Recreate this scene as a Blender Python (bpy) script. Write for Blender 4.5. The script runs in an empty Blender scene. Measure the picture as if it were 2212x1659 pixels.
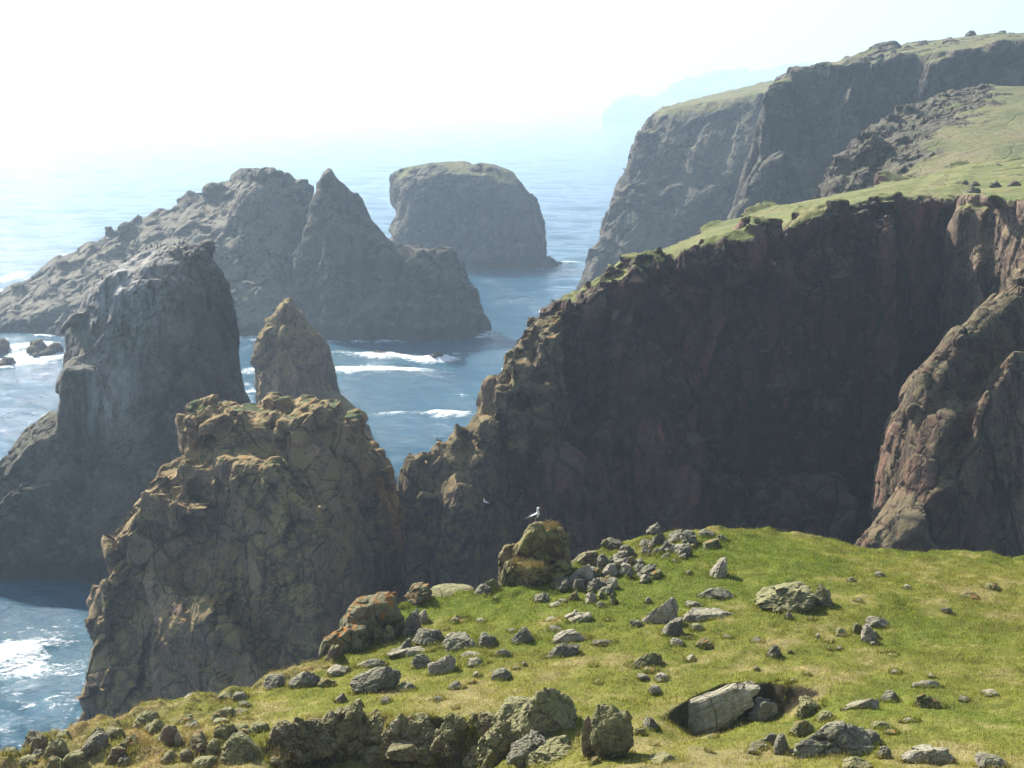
import bpy, bmesh, math, random, time
import numpy as np
T0 = time.time()
C = bpy.context.scene.collection
R = math.radians
rng = np.random.default_rng(7)

# ------------------------------------------------------------------ camera model
FPX = 3212.0; CX, CY = 1106.0, 829.5
HOR = 222.0                                    # row of the horizon
TILT = math.atan((CY - HOR) / FPX)
SEA = -60.0
cT, sT = math.cos(TILT), math.sin(TILT)
def P(px, py, D):
    """world point on the line of sight of a photo position, D metres ahead"""
    a = (px - CX) / FPX; b = -(py - CY) / FPX
    d = np.array([a, cT + b * sT, -sT + b * cT])
    return d * (D / d[1])

cam = bpy.data.cameras.new('camera'); camo = bpy.data.objects.new('camera', cam)
C.objects.link(camo); bpy.context.scene.camera = camo
cam.sensor_width = 36; cam.lens = 36 * FPX / 2212.0
cam.clip_start = 0.5; cam.clip_end = 90000
camo.rotation_euler = (math.pi / 2 - TILT, 0, 0)

# ------------------------------------------------------------------ noise
def _h(ix, iy, iz, s):
    h = (ix.astype(np.uint32) * np.uint32(374761393) + iy.astype(np.uint32) * np.uint32(668265263)
         + iz.astype(np.uint32) * np.uint32(2147483647) + np.uint32((s * 1274126177) & 0xffffffff))
    h = (h ^ (h >> np.uint32(13))) * np.uint32(1274126177)
    h = (h ^ (h >> np.uint32(16))) * np.uint32(2246822519)
    return h ^ (h >> np.uint32(15))
def _f(h): return (h & np.uint32(0xffffff)).astype(np.float64) / 16777216.0
def vn(Q, s=0):
    i = np.floor(Q).astype(np.int64); f = Q - i; f = f * f * f * (f * (f * 6 - 15) + 10)
    r = 0
    for a in (0, 1):
        wa = f[:, 0] if a else 1 - f[:, 0]
        for b in (0, 1):
            wb = wa * (f[:, 1] if b else 1 - f[:, 1])
            for c in (0, 1):
                w = wb * (f[:, 2] if c else 1 - f[:, 2])
                r = r + w * _f(_h(i[:, 0] + a, i[:, 1] + b, i[:, 2] + c, s))
    return r * 2 - 1
def fbm(Q, o=4, s=0, g=0.5):
    a, t, r = 1.0, 0.0, 0.0
    for k in range(o):
        r = r + a * vn(Q * 2 ** k + 17.3 * k, s + k); t += a; a *= g
    return r / t
def worley(Q, s=0, jit=0.85):
    i = np.floor(Q).astype(np.int64); N = len(Q)
    d1 = np.full(N, 9.0); d2 = np.full(N, 9.0); rr = np.zeros((N, 3)); vv = np.zeros((N, 3))
    for a in (-1, 0, 1):
        for b in (-1, 0, 1):
            for c in (-1, 0, 1):
                x, y, z = i[:, 0] + a, i[:, 1] + b, i[:, 2] + c
                h1 = _f(_h(x, y, z, s)); h2 = _f(_h(x, y, z, s + 101)); h3 = _f(_h(x, y, z, s + 211))
                p = np.stack([x + .5 + jit * (h1 - .5), y + .5 + jit * (h2 - .5), z + .5 + jit * (h3 - .5)], 1)
                v = Q - p; d = np.sqrt((v * v).sum(1))
                m = d < d1
                d2 = np.where(m, d1, np.minimum(d2, d))
                d1 = np.where(m, d, d1)
                rr[m] = np.stack([_f(_h(x, y, z, s + 307)), _f(_h(x, y, z, s + 401)), _f(_h(x, y, z, s + 503))], 1)[m]
                vv[m] = v[m]
    return d1, d2, rr, vv
def rotm(ax, ay, az):
    cx, sx, cy, sy, cz, sz = math.cos(ax), math.sin(ax), math.cos(ay), math.sin(ay), math.cos(az), math.sin(az)
    return (np.array([[cz, -sz, 0], [sz, cz, 0], [0, 0, 1]]) @ np.array([[cy, 0, sy], [0, 1, 0], [-sy, 0, cy]])
            @ np.array([[1, 0, 0], [0, cx, -sx], [0, sx, cx]]))
def sstep(a, b, x):
    t = np.clip((x - a) / (b - a), 0, 1); return t * t * (3 - 2 * t)

# ------------------------------------------------------------------ mesh helpers
def get_co(me):
    a = np.empty(len(me.vertices) * 3, np.float32); me.vertices.foreach_get('co', a); return a.reshape(-1, 3).astype(np.float64)
def get_no(me):
    a = np.empty(len(me.vertices) * 3, np.float32); me.vertex_normals.foreach_get('vector', a); return a.reshape(-1, 3).astype(np.float64)
def set_co(me, co):
    me.vertices.foreach_set('co', co.astype(np.float32).ravel()); me.update()
def attr(me, name, val):
    a = me.attributes.new(name, 'FLOAT', 'POINT'); a.data.foreach_set('value', np.asarray(val, np.float32))
def cattr(me, name, rgb):
    a = me.attributes.new(name, 'FLOAT_COLOR', 'POINT')
    v = np.ones((len(me.vertices), 4), np.float32); v[:, :3] = rgb; a.data.foreach_set('color', v.ravel())
def mesh_np(name, verts, faces):
    """faces: (n,3) or (n,4) array"""
    me = bpy.data.meshes.new(name); k = faces.shape[1]; n = len(faces)
    me.vertices.add(len(verts)); me.vertices.foreach_set('co', np.asarray(verts, np.float32).ravel())
    me.loops.add(n * k); me.loops.foreach_set('vertex_index', faces.astype(np.int32).ravel())
    me.polygons.add(n); me.polygons.foreach_set('loop_start', np.arange(0, n * k, k, dtype=np.int32))
    me.update(calc_edges=True); me.validate(); return me
def smooth(me, v=True):
    me.polygons.foreach_set('use_smooth', np.full(len(me.polygons), v)); me.update()
def link(name, me, mat, parent=None, **kw):
    o = bpy.data.objects.new(name, me); C.objects.link(o)
    if mat is not None and me is not None:
        me.materials.clear(); me.materials.append(mat)
    if parent: o.parent = parent
    for k, v in kw.items(): o[k] = v
    return o
def remesh(me, vox):
    o = bpy.data.objects.new('tmp', me); C.objects.link(o)
    m = o.modifiers.new('r', 'REMESH'); m.mode = 'VOXEL'; m.voxel_size = vox; m.adaptivity = 0
    dg = bpy.context.evaluated_depsgraph_get(); dg.update()
    out = bpy.data.meshes.new_from_object(o.evaluated_get(dg))
    C.objects.unlink(o); bpy.data.objects.remove(o); bpy.data.meshes.remove(me)
    return out
def hull_mesh(hulls):
    bm = bmesh.new()
    for pts in hulls:
        b = bmesh.new()
        for p in pts: b.verts.new(tuple(float(c) for c in p))
        r = bmesh.ops.convex_hull(b, input=b.verts)
        bmesh.ops.delete(b, geom=[v for v in b.verts if not v.link_faces], context='VERTS')
        t = bpy.data.meshes.new('t'); b.to_mesh(t); b.free(); bm.from_mesh(t); bpy.data.meshes.remove(t)
    me = bpy.data.meshes.new('hull'); bm.to_mesh(me); bm.free(); return me

# hull pieces ------------------------------------------------------
def piece(D, outline, tf, tb, df=.3, db=.55, base=True, bat=.1, sx=.8, floor=-63.0):
    mid = np.array([P(o[0], o[1], o[2] if len(o) > 2 else D) for o in outline])
    cx = (mid[:, 0].min() + mid[:, 0].max()) / 2
    fr = mid.copy(); fr[:, 0] = cx + (fr[:, 0] - cx) * sx; fr[:, 1] -= tf; fr[:, 2] -= df * tf
    bk = mid.copy(); bk[:, 0] = cx + (bk[:, 0] - cx) * sx; bk[:, 1] += tb; bk[:, 2] -= db * tb
    pts = [mid, fr, bk]
    if base:
        for s, sg in ((mid, 0), (fr, -1), (bk, 1)):
            q = s.copy(); hgt = q[:, 2] - floor
            q[:, 1] += sg * bat * hgt; q[:, 2] = floor; pts.append(q)
    return np.concatenate(pts)
def raw(pts, floor=-63.0, bat=0.0, base=True):
    m = np.array([P(*p) for p in pts])
    if not base: return m
    q = m.copy(); c = q[:, 1].mean(); q[:, 1] += np.sign(q[:, 1] - c) * bat * (q[:, 2] - floor); q[:, 2] = floor
    return np.concatenate([m, q])
def lumps(line, n, size, seed, up=.35, dep=4):
    """blocks strewn along a line of sight positions with depths, like the broken top of a cliff"""
    r = np.random.default_rng(seed); out = []
    L = np.array([P(*p) for p in line]); seg = np.linalg.norm(np.diff(L, axis=0), axis=1); cum = np.r_[0, np.cumsum(seg)]
    for k in range(n):
        t = r.uniform(0, cum[-1]); c = np.array([np.interp(t, cum, L[:, j]) for j in range(3)])
        s = size * r.uniform(.5, 1.3); c[1] += r.uniform(-dep, dep * .3); c[2] += s * up * r.uniform(-1.2, .6) - .25 * s
        q = np.array([[a_, b_, c_] for a_ in (-1, 1) for b_ in (-1, 1) for c_ in (-1, 1)]) * (.78 + r.uniform(-.22, .14, (8, 3)))
        q = q @ rotm(r.uniform(-.3, .3), r.uniform(-.3, .3), r.uniform(0, 3)).T
        out.append(c + q * s * np.array([.6, .6, .5]) * r.uniform(.7, 1.2, 3))
    return out

def landform(name, hulls, v1, v2, big, small, mat, grass=None, seed=1, lean=(0.12, 0.1, 0.3), fine=.25, damp=None, **kw):
    """big/small = (cell size xyz, amplitude): jointed blocks pushed in and out of the face"""
    me = remesh(hull_mesh(hulls), v1)
    Rm = rotm(*lean)
    for k, (cs, amp) in enumerate(big):
        co = get_co(me); no = get_no(me)
        W = co + np.stack([fbm(co / cs[0] * .7, 2, seed + 5), fbm(co / cs[0] * .7 + 40, 2, seed + 6), fbm(co / cs[2] * .6 + 80, 2, seed + 7)], 1) * cs[0] * .28
        d1, d2, rr, vv = worley((W @ Rm) / np.array(cs), seed + 11 * k)
        gmask = 1.0 if grass is None else 1 - .92 * grass(co, no)
        dsp = amp * ((rr[:, 0] - .5) * 1.6 + (vv * (rr - .5) * 2.2).sum(1)) - amp * .5 * (1 - sstep(0, .12, d2 - d1))
        if damp: gmask = gmask * damp(co)
        set_co(me, co + no * (dsp * gmask)[:, None])
    me = remesh(me, v2)
    co = get_co(me); no = get_no(me); N = len(co); WL.append(co[np.abs(co[:, 2] - SEA) < 1.0][:, :2])
    g = np.zeros(N) if grass is None else grass(co, no)
    tot = np.zeros(N); cell = np.zeros(N); crack = np.zeros(N)
    Rm2 = rotm(lean[0] * 1.5, -lean[1], lean[2] + .5)
    for k, (cs, amp) in enumerate(small):
        W = co + np.stack([fbm(co / cs[0] * .8, 2, seed + 25), fbm(co / cs[0] * .8 + 40, 2, seed + 26), fbm(co / cs[2] * .8 + 80, 2, seed + 27)], 1) * cs[0] * .3
        d1, d2, rr, vv = worley((W @ Rm2) / np.array(cs), seed + 61 + 13 * k)
        c = 1 - sstep(0, .07, d2 - d1)
        md = sstep(-.25, .3, fbm(co / (cs[2] * 2.2), 3, seed + 70 + k))      # broken and smooth areas alternate
        c = c * (.25 + .75 * md); tot += amp * (.35 + .8 * md) * ((rr[:, 0] - .5) * 1.1 + (vv * (rr - .5) * 2.4).sum(1)) - amp * .4 * c
        cell += (rr[:, 1] - .5) / (k + 1); crack = np.maximum(crack, c)
    tot += fine * fbm(co / (fine * 9), 4, seed + 90) * 1.2
    tg = fine * .45 * fbm(co / 3.0, 4, seed + 95)
    set_co(me, co + no * (tot * (1 - g) + tg * g)[:, None])
    attr(me, 'grass', g); attr(me, 'cell', cell + .5); attr(me, 'crack', crack * (1 - g))
    smooth(me, False)
    o = link(name, me, mat, **kw)
    print('LF', name, N, round(time.time() - T0, 1))
    return o
def topgrass(th0=.6, th1=.85, zlo=-200, zsoft=3, seed=3, ns=6, amt=.25, right=None):
    def f(co, no):
        n = fbm(co / ns, 3, seed)
        g = sstep(th0, th1, no[:, 2] + amt * n) * sstep(zlo, zlo + zsoft, co[:, 2])
        if right is not None: g = g * right(co)
        return g
    return f

# ------------------------------------------------------------------ materials
def nmat(name):
    m = bpy.data.materials.new(name); m.use_nodes = True; nt = m.node_tree; nt.nodes.clear()
    return m, nt
class N:
    def __init__(s, nt): s.nt = nt
    def n(s, t, **kw):
        x = s.nt.nodes.new(t)
        for k, v in kw.items():
            if k.startswith('i_'): x.inputs[int(k[2:])].default_value = v
            else: setattr(x, k, v)
        return x
    def l(s, a, b): s.nt.links.new(a, b)
    def noise(s, vec, scale, detail=4, rough=.6, dist=0):
        x = s.n('ShaderNodeTexNoise'); x.inputs['Scale'].default_value = scale; x.inputs['Detail'].default_value = detail
        x.inputs['Roughness'].default_value = rough; x.inputs['Distortion'].default_value = dist; s.l(vec, x.inputs['Vector']); return x.outputs['Fac']
    def ramp(s, fac, stops):
        x = s.n('ShaderNodeValToRGB'); e = x.color_ramp.elements
        while len(e) < len(stops): e.new(.5)
        for i, (p, c) in enumerate(stops):
            e[i].position = p; e[i].color = (c if len(c) == 4 else (*c, 1)) if hasattr(c, '__len__') else (c, c, c, 1)
        s.l(fac, x.inputs[0]); return x.outputs[0]
    def mix(s, f, a, b, mode='MIX'):
        x = s.n('ShaderNodeMix', data_type='RGBA', blend_type=mode)
        for k, v in ((0, f), (6, a), (7, b)):
            if hasattr(v, 'is_linked') or hasattr(v, 'links'): s.l(v, x.inputs[k])
            else: x.inputs[k].default_value = v if not (hasattr(v, '__len__') and len(v) == 3) else (*v, 1)
        return x.outputs[2]
    def math(s, op, a, b=0.5, c=None, clamp=False):
        x = s.n('ShaderNodeMath', operation=op, use_clamp=clamp)
        for k, v in enumerate((a, b, c)):
            if v is None: continue
            if hasattr(v, 'links'): s.l(v, x.inputs[k])
            else: x.inputs[k].default_value = v
        return x.outputs[0]
    def at(s, name):
        x = s.n('ShaderNodeAttribute', attribute_name=name); return x
def rock_mat(name, cols, jt=.8, jz=.45, jw=1.0, tone=(.68, 1.3), lichen=(.17, .16, .09), lic=.5, S=1.0, guano=None, bump=.5, grasscol=((.075, .105, .022), (.13, .15, .04), (.2, .17, .075)), orange=.0, upl=.5, seed=0.0, foot=True):
    m, nt = nmat(name); k = N(nt)
    geo = k.n('ShaderNodeNewGeometry'); tc = k.n('ShaderNodeTexCoord')
    mp = k.n('ShaderNodeVectorMath', operation='ADD'); k.l(tc.outputs['Object'], mp.inputs[0]); mp.inputs[1].default_value = (seed, seed * 2, seed * 3)
    v = mp.outputs[0]
    n1 = k.noise(v, .12 * S, 5, .6, .4); n2 = k.noise(v, .9 * S, 8, .7); n3 = k.noise(v, 5.0 * S, 6, .75)
    base = k.ramp(n1, [(.3, cols[0]), (.5, cols[1]), (.7, cols[2])])
    base = k.mix(k.math('MULTIPLY', k.ramp(n2, [(.35, 0.), (.65, 1.)]), .6), base, cols[3])
    cell = k.at('cell').outputs['Fac']
    base = k.mix(1.0, base, k.ramp(cell, [(.0, .62), (.5, 1.), (1., 1.35)]), 'MULTIPLY')
    base = k.mix(1.0, base, k.ramp(n3, [(.28, .45), (.5, 1.), (.72, 1.55)]), 'MULTIPLY')
    # vertical streaks of water stain
    st = k.n('ShaderNodeMapping'); st.inputs['Scale'].default_value = (.5 * S, .5 * S, .03 * S); k.l(v, st.inputs[0])
    base = k.mix(1.0, base, k.ramp(k.noise(st.outputs[0], 1.6, 5, .65), [(.3, .62), (.55, 1.05), (.8, 1.3)]), 'MULTIPLY')
    # joints: thin dark irregular cracks and a change of tone from block to block
    wn = k.n('ShaderNodeTexNoise'); wn.inputs['Scale'].default_value = .5 * S; wn.inputs['Detail'].default_value = 4; k.l(v, wn.inputs['Vector'])
    wo = k.n('ShaderNodeVectorMath', operation='MULTIPLY_ADD'); k.l(wn.outputs['Color'], wo.inputs[0]); wo.inputs[1].default_value = (.9 / S,) * 3; k.l(v, wo.inputs[2])
    jm = k.n('ShaderNodeMapping'); jm.inputs['Rotation'].default_value = (.15, .3, .4); jm.inputs['Scale'].default_value = (1, 1, jz); k.l(wo.outputs[0], jm.inputs[0])
    jo = []
    for sc_, w_ in ((.22 * S, .022), (.7 * S, .03)):
        vo = k.n('ShaderNodeTexVoronoi', feature='DISTANCE_TO_EDGE'); vo.inputs['Scale'].default_value = sc_; k.l(jm.outputs[0], vo.inputs['Vector'])
        jo.append(k.ramp(vo.outputs['Distance'], [(0., 1.), (w_ * jw, 0.)]))
    vc = k.n('ShaderNodeTexVoronoi'); vc.inputs['Scale'].default_value = .22 * S; k.l(jm.outputs[0], vc.inputs['Vector'])
    vs_ = k.n('ShaderNodeSeparateColor'); k.l(vc.outputs['Color'], vs_.inputs[0])
    base = k.mix(1.0, base, k.ramp(vs_.outputs[0], [(0., tone[0]), (1., tone[1])]), 'MULTIPLY')
    jmask = k.ramp(k.noise(v, .33 * S, 4, .6), [(.42, 0.), (.58, 1.)])
    joint = k.math('MAXIMUM', jo[0], k.math('MULTIPLY', jo[1], jmask))
    # lichen, more on what faces up
    up = k.n('ShaderNodeSeparateXYZ'); k.l(geo.outputs['Normal'], up.inputs[0])
    ln = k.math('ADD', k.noise(v, .45 * S, 7, .72), k.math('MULTIPLY', up.outputs['Z'], .16 * upl))
    lf = k.ramp(ln, [(.56 - .12 * lic, 0.), (.7 - .12 * lic, 1.)])
    base = k.mix(k.math('MULTIPLY', lf, .75), base, k.mix(n3, lichen, tuple(c * 1.7 for c in lichen)))
    if orange > 0:
        of = k.ramp(k.math('ADD', k.noise(v, 1.1 * S, 6, .7), k.math('MULTIPLY', up.outputs['Z'], .12)), [(.70 - .15 * orange, 0.), (.76 - .15 * orange, 1.)])
        base = k.mix(k.math('MULTIPLY', of, .85), base, (.32, .13, .02))
    if guano is not None:
        ga = k.at('guano').outputs['Fac']
        gf = k.math('MULTIPLY', ga, k.ramp(k.noise(st.outputs[0], 3.0, 6, .7), [(.33, 0.), (.56, 1.)]), clamp=True)
        base = k.mix(gf, base, guano)
    base = k.mix(k.math('MAXIMUM', k.math('MULTIPLY', k.at('crack').outputs['Fac'], .6), k.math('MULTIPLY', joint, jt)), base, (.02, .018, .015))
    if foot:   # weed and wet band in the tide zone
        zz = k.n('ShaderNodeSeparateXYZ'); k.l(geo.outputs['Position'], zz.inputs[0])
        wet = k.ramp(k.math('ADD', k.math('MULTIPLY', k.math('ADD', zz.outputs['Z'], 60.0), .1), k.math('MULTIPLY', n2, .3)), [(.38, 1.), (.6, 0.)])
        base = k.mix(k.math('MULTIPLY', wet, .8), base, (.02, .02, .016))
    gn = k.noise(v, .25 * S, 6, .65)
    gc = k.ramp(gn, [(.35, grasscol[0]), (.52, grasscol[1]), (.7, grasscol[2])])
    gc = k.mix(1.0, gc, k.ramp(k.noise(v, 2.5 * S, 5, .8), [(.3, .55), (.7, 1.4)]), 'MULTIPLY')
    ga = k.at('grass').outputs['Fac']
    gfac = k.ramp(k.math('ADD', ga, k.math('MULTIPLY', k.math('SUBTRACT', n2, .5), .7)), [(.42, 0.), (.55, 1.)])
    col = k.mix(gfac, base, gc)
    bs = k.n('ShaderNodeBsdfPrincipled'); k.l(col, bs.inputs['Base Color']); bs.inputs['Roughness'].default_value = .88
    bs.inputs['Specular IOR Level'].default_value = .25
    hb = k.math('ADD', k.math('MULTIPLY', k.noise(v, 1.3 * S, 10, .72), 1.0), k.math('MULTIPLY', k.math('ABSOLUTE', k.math('SUBTRACT', k.noise(v, .5 * S, 5, .6, .8), .5)), -.8))
    hb = k.math('SUBTRACT', hb, k.math('MULTIPLY', joint, .25))
    bp = k.n('ShaderNodeBump'); bp.inputs['Strength'].default_value = bump; bp.inputs['Distance'].default_value = .9 / S; k.l(hb, bp.inputs['Height']); k.l(bp.outputs[0], bs.inputs['Normal'])
    o = k.n('ShaderNodeOutputMaterial'); k.l(bs.outputs[0], o.inputs[0]); return m

# ------------------------------------------------------------------ light and air
SUN_EL, SUN_AZ = 39.0, -42.0        # azimuth from +Y, negative to the left
sd = np.array([math.sin(R(SUN_AZ)) * math.cos(R(SUN_EL)), math.cos(R(SUN_AZ)) * math.cos(R(SUN_EL)), math.sin(R(SUN_EL))])
w = bpy.data.worlds.new('World'); bpy.context.scene.world = w; w.use_nodes = True
nt = w.node_tree; bg = nt.nodes['Background']
sky = nt.nodes.new('ShaderNodeTexSky'); sky.sky_type = 'NISHITA'; sky.sun_disc = False
sky.sun_elevation = R(SUN_EL); sky.sun_rotation = R(SUN_AZ); sky.altitude = 50; sky.dust_density = 1.3; sky.air_density = 1.0; sky.ozone_density = 1.0
nt.links.new(sky.outputs[0], bg.inputs[0]); bg.inputs[1].default_value = 0.055
sl = bpy.data.lights.new('sun', 'SUN'); sl.energy = 5.0; sl.angle = R(.53); sl.color = (1, .94, .84)
so = bpy.data.objects.new('sun', sl); C.objects.link(so)
from mathutils import Vector
so.rotation_euler = Vector(tuple(sd)).to_track_quat('Z', 'Y').to_euler(); so.location = (-200, 200, 300)

def box_mesh(name, lo, hi):
    v = np.array([[x, y, z] for x in (lo[0], hi[0]) for y in (lo[1], hi[1]) for z in (lo[2], hi[2])], float)
    f = np.array([[0, 1, 3, 2], [4, 6, 7, 5], [0, 4, 5, 1], [2, 3, 7, 6], [0, 2, 6, 4], [1, 5, 7, 3]])
    return mesh_np(name, v, f)
HAZE = 0.00034
hm, nt = nmat('haze_air'); k = N(nt)
pv = k.n('ShaderNodeVolumePrincipled'); pv.inputs['Color'].default_value = (.64, .81, 1, 1); pv.inputs['Density'].default_value = HAZE; pv.inputs['Anisotropy'].default_value = .45
k.l(pv.outputs[0], k.n('ShaderNodeOutputMaterial').inputs['Volume'])
link('haze', box_mesh('haze', (-34000, -34000, -64.5), (34000, 34000, 420)), hm, kind='stuff', label='pale sea haze over the cliffs and water')

# ------------------------------------------------------------------ water
def build_water():
    ang = np.concatenate([np.linspace(-180, -27, 40)[:-1], np.linspace(-27, 27, 460), np.linspace(27, 180, 40)[1:]])
    rad = np.concatenate([np.geomspace(60, 900, 900), np.geomspace(900, 32000, 260)[1:]])
    A, Rr = np.meshgrid(np.radians(ang), rad); nr, na = A.shape
    X = np.sin(A) * Rr; Y = np.cos(A) * Rr
    Z = np.zeros_like(X); r = np.random.default_rng(3)
    for i in range(36):
        lam = 2.2 * (1.115 ** i) * r.uniform(.9, 1.1)
        th = R(215) + r.normal() * .55; kx, ky = math.sin(th), math.cos(th)
        fade = np.clip(1.4 - Rr * .0062 * 2.2 / lam, 0, 1)
        Z += fade * (.018 * lam ** .55) * np.sin(2 * np.pi / lam * (X * kx + Y * ky) + r.uniform(0, 6.28))
    Pn = np.stack([X.ravel(), Y.ravel(), np.zeros(X.size)], 1)
    near = (Rr < 900).ravel()
    foam = np.zeros(X.size)
    def spot(px, py, rx, ry, a, rot=0.0):
        al = TILT - math.atan(-(py - CY) / FPX); D = -SEA / math.tan(math.atan((py - CY) / FPX) + TILT)
        c = P(px, py, D); dx = Pn[:, 0] - c[0]; dy = Pn[:, 1] - c[1]
        u = dx * math.cos(rot) + dy * math.sin(rot); v = -dx * math.sin(rot) + dy * math.cos(rot)
        return a * np.exp(-((u / rx) ** 2 + (v / ry) ** 2))
    for s in FOAM: foam += spot(*s)
    gs = 1.5; pts = np.concatenate(WL); gx, gy = 400, 440
    H_, _, _ = np.histogram2d(pts[:, 0], pts[:, 1], bins=[gx, gy], range=[[-gx * gs / 2, gx * gs / 2], [60, 60 + gy * gs]]); H_ = np.clip(H_, 0, 1)
    for _ in range(3): H_ = (H_ + np.roll(H_, 1, 0) + np.roll(H_, -1, 0) + np.roll(H_, 1, 1) + np.roll(H_, -1, 1)) / 3.6
    ix = ((Pn[:, 0] + gx * gs / 2) / gs).astype(int); iy = ((Pn[:, 1] - 60) / gs).astype(int); ok = (ix >= 0) & (ix < gx) & (iy >= 0) & (iy < gy)
    wash = np.zeros(X.size); wash[ok] = np.clip(H_[ix[ok], iy[ok]], 0, 1); wash *= .95 * np.clip(.55 + 1.6 * fbm(Pn / 14.0, 3, 6), 0, 1.2)
    foam += wash
    swirl = fbm(Pn[near] / 9.0, 4, 5); foam[near] = np.where(foam[near] > .02, foam[near] * (1 + .8 * swirl), 0)
    Z = Z.ravel(); Z += foam * .5 * np.where(near, 1, 0)
    V = np.stack([X.ravel(), Y.ravel(), Z + SEA], 1)
    idx = np.arange(nr * na).reshape(nr, na)
    F = np.stack([idx[:-1, :-1].ravel(), idx[1:, :-1].ravel(), idx[1:, 1:].ravel(), idx[:-1, 1:].ravel()], 1)[:, ::-1]
    me = mesh_np('water', V, F); smooth(me); attr(me, 'foam', np.clip(foam, 0, 1.5))
    m, nt = nmat('sea_water'); k = N(nt)
    geo = k.n('ShaderNodeNewGeometry'); v = geo.outputs['Position']
    mp = k.n('ShaderNodeMapping'); mp.inputs['Rotation'].default_value = (0, 0, R(-35)); mp.inputs['Scale'].default_value = (1, 2.0, 1); k.l(v, mp.inputs[0]); vv = mp.outputs[0]
    bs = k.n('ShaderNodeBsdfPrincipled'); bs.inputs['IOR'].default_value = 1.33
    fa = k.at('foam').outputs['Fac']
    fn = k.math('ADD', k.math('ADD', k.noise(vv, .35, 9, .72, 1.5), k.math('MULTIPLY', k.math('SUBTRACT', k.noise(vv, 1.5, 6, .7), .5), .35)), k.math('MULTIPLY', fa, .27))
    ff = k.ramp(fn, [(.66, 0.), (.84, 1.)])
    wcol = k.ramp(k.noise(v, .006, 3), [(.3, (.01, .07, .125)), (.7, (.018, .095, .15))])
    wcol = k.mix(k.math('MULTIPLY', fa, .5, clamp=True), wcol, (.03, .13, .14))
    k.l(k.mix(ff, wcol, (.75, .78, .8)), bs.inputs['Base Color'])
    k.l(k.ramp(ff, [(0, .08), (1, .8)]), bs.inputs['Roughness'])
    h = k.math('ADD', k.math('MULTIPLY', k.noise(vv, .12, 4, .6), 1.3), k.math('MULTIPLY', k.noise(vv, .75, 6, .62), .5))
    bp = k.n('ShaderNodeBump'); bp.inputs['Strength'].default_value = 1.0; bp.inputs['Distance'].default_value = 1.0; k.l(h, bp.inputs['Height']); k.l(bp.outputs[0], bs.inputs['Normal'])
    k.l(bs.outputs[0], k.n('ShaderNodeOutputMaterial').inputs[0])
    link('water', me, m, kind='structure')
# px, py, radius across, radius along, amount
FOAM = [(60, 1420, 10, 6, .2), (30, 1405, 3.5, 2.5, 1.1), (60, 1435, 5, 2, .7), (150, 1360, 10, 6, .2), (100, 1560, 10, 6, .2), (60, 1500, 5, 1.2, .6), (190, 1450, 3, 9, .35), (-150, 1450, 18, 12, .4),
        (60, 750, 9, 7, 1.2), (100, 775, 10, 4, 1.2), (30, 785, 8, 4, 1.0), (10, 600, 6, 25, 1.0), (-30, 640, 9, 25, .8),
        (800, 800, 13, 5, 1.3), (870, 798, 8, 3, .9), (770, 765, 8, 3, .9), (860, 770, 10, 3, .8), (940, 775, 6, 2.5, 1.1), (1000, 765, 5, 1.6, .5), (780, 785, 8, 8, .4),
        (830, 892, 10, 1.6, .8), (930, 890, 8, 1.8, .9), (970, 895, 5, 2, .9), (995, 857, 3, 1, .8), (1218, 566, 7, 3, 1.3), (1150, 598, 5, 2, .4), (543, 800, 3, 8, .7), (543, 850, 2, 6, 1.0), (1068, 735, 3, 3, .4)]
WL = []

# ------------------------------------------------------------------ rocks of the coast
GR = ((.05, .075, .018), (.085, .105, .03), (.15, .13, .06))
m_near = rock_mat('granite_stack', [(.16, .095, .055), (.24, .15, .09), (.32, .205, .13), (.18, .12, .08)], lichen=(.23, .175, .065), lic=.5, S=1.1, seed=3, grasscol=GR, orange=.25, upl=1.4)
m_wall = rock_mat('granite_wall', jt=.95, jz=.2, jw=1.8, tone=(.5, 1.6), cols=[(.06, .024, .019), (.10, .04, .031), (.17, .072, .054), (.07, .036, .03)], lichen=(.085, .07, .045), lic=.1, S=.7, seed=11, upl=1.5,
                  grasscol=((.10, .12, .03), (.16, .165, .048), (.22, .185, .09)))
m_far = rock_mat('granite_far', jt=.35, cols=[(.044, .033, .025), (.07, .051, .037), (.10, .07, .049), (.06, .049, .036)], lichen=(.10, .09, .058), lic=.4, S=.35, seed=21, upl=1.4,
                 grasscol=((.085, .10, .034), (.15, .145, .055), (.19, .155, .09)))
m_gua = rock_mat('granite_guano', jt=.35, cols=[(.045, .036, .028), (.07, .056, .042), (.095, .076, .058), (.06, .05, .04)], lichen=(.11, .10, .065), lic=.4, S=.6, seed=31, guano=(.5, .48, .45, 1), upl=1.2)
m_island = rock_mat('granite_island', jt=.35, cols=[(.07, .056, .045), (.105, .084, .066), (.145, .11, .085), (.085, .072, .058)], lichen=(.15, .135, .09), lic=.55, S=.4, seed=41, upl=1.4)

QUICK = False
vq = 2.0 if QUICK else 1.0
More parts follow.
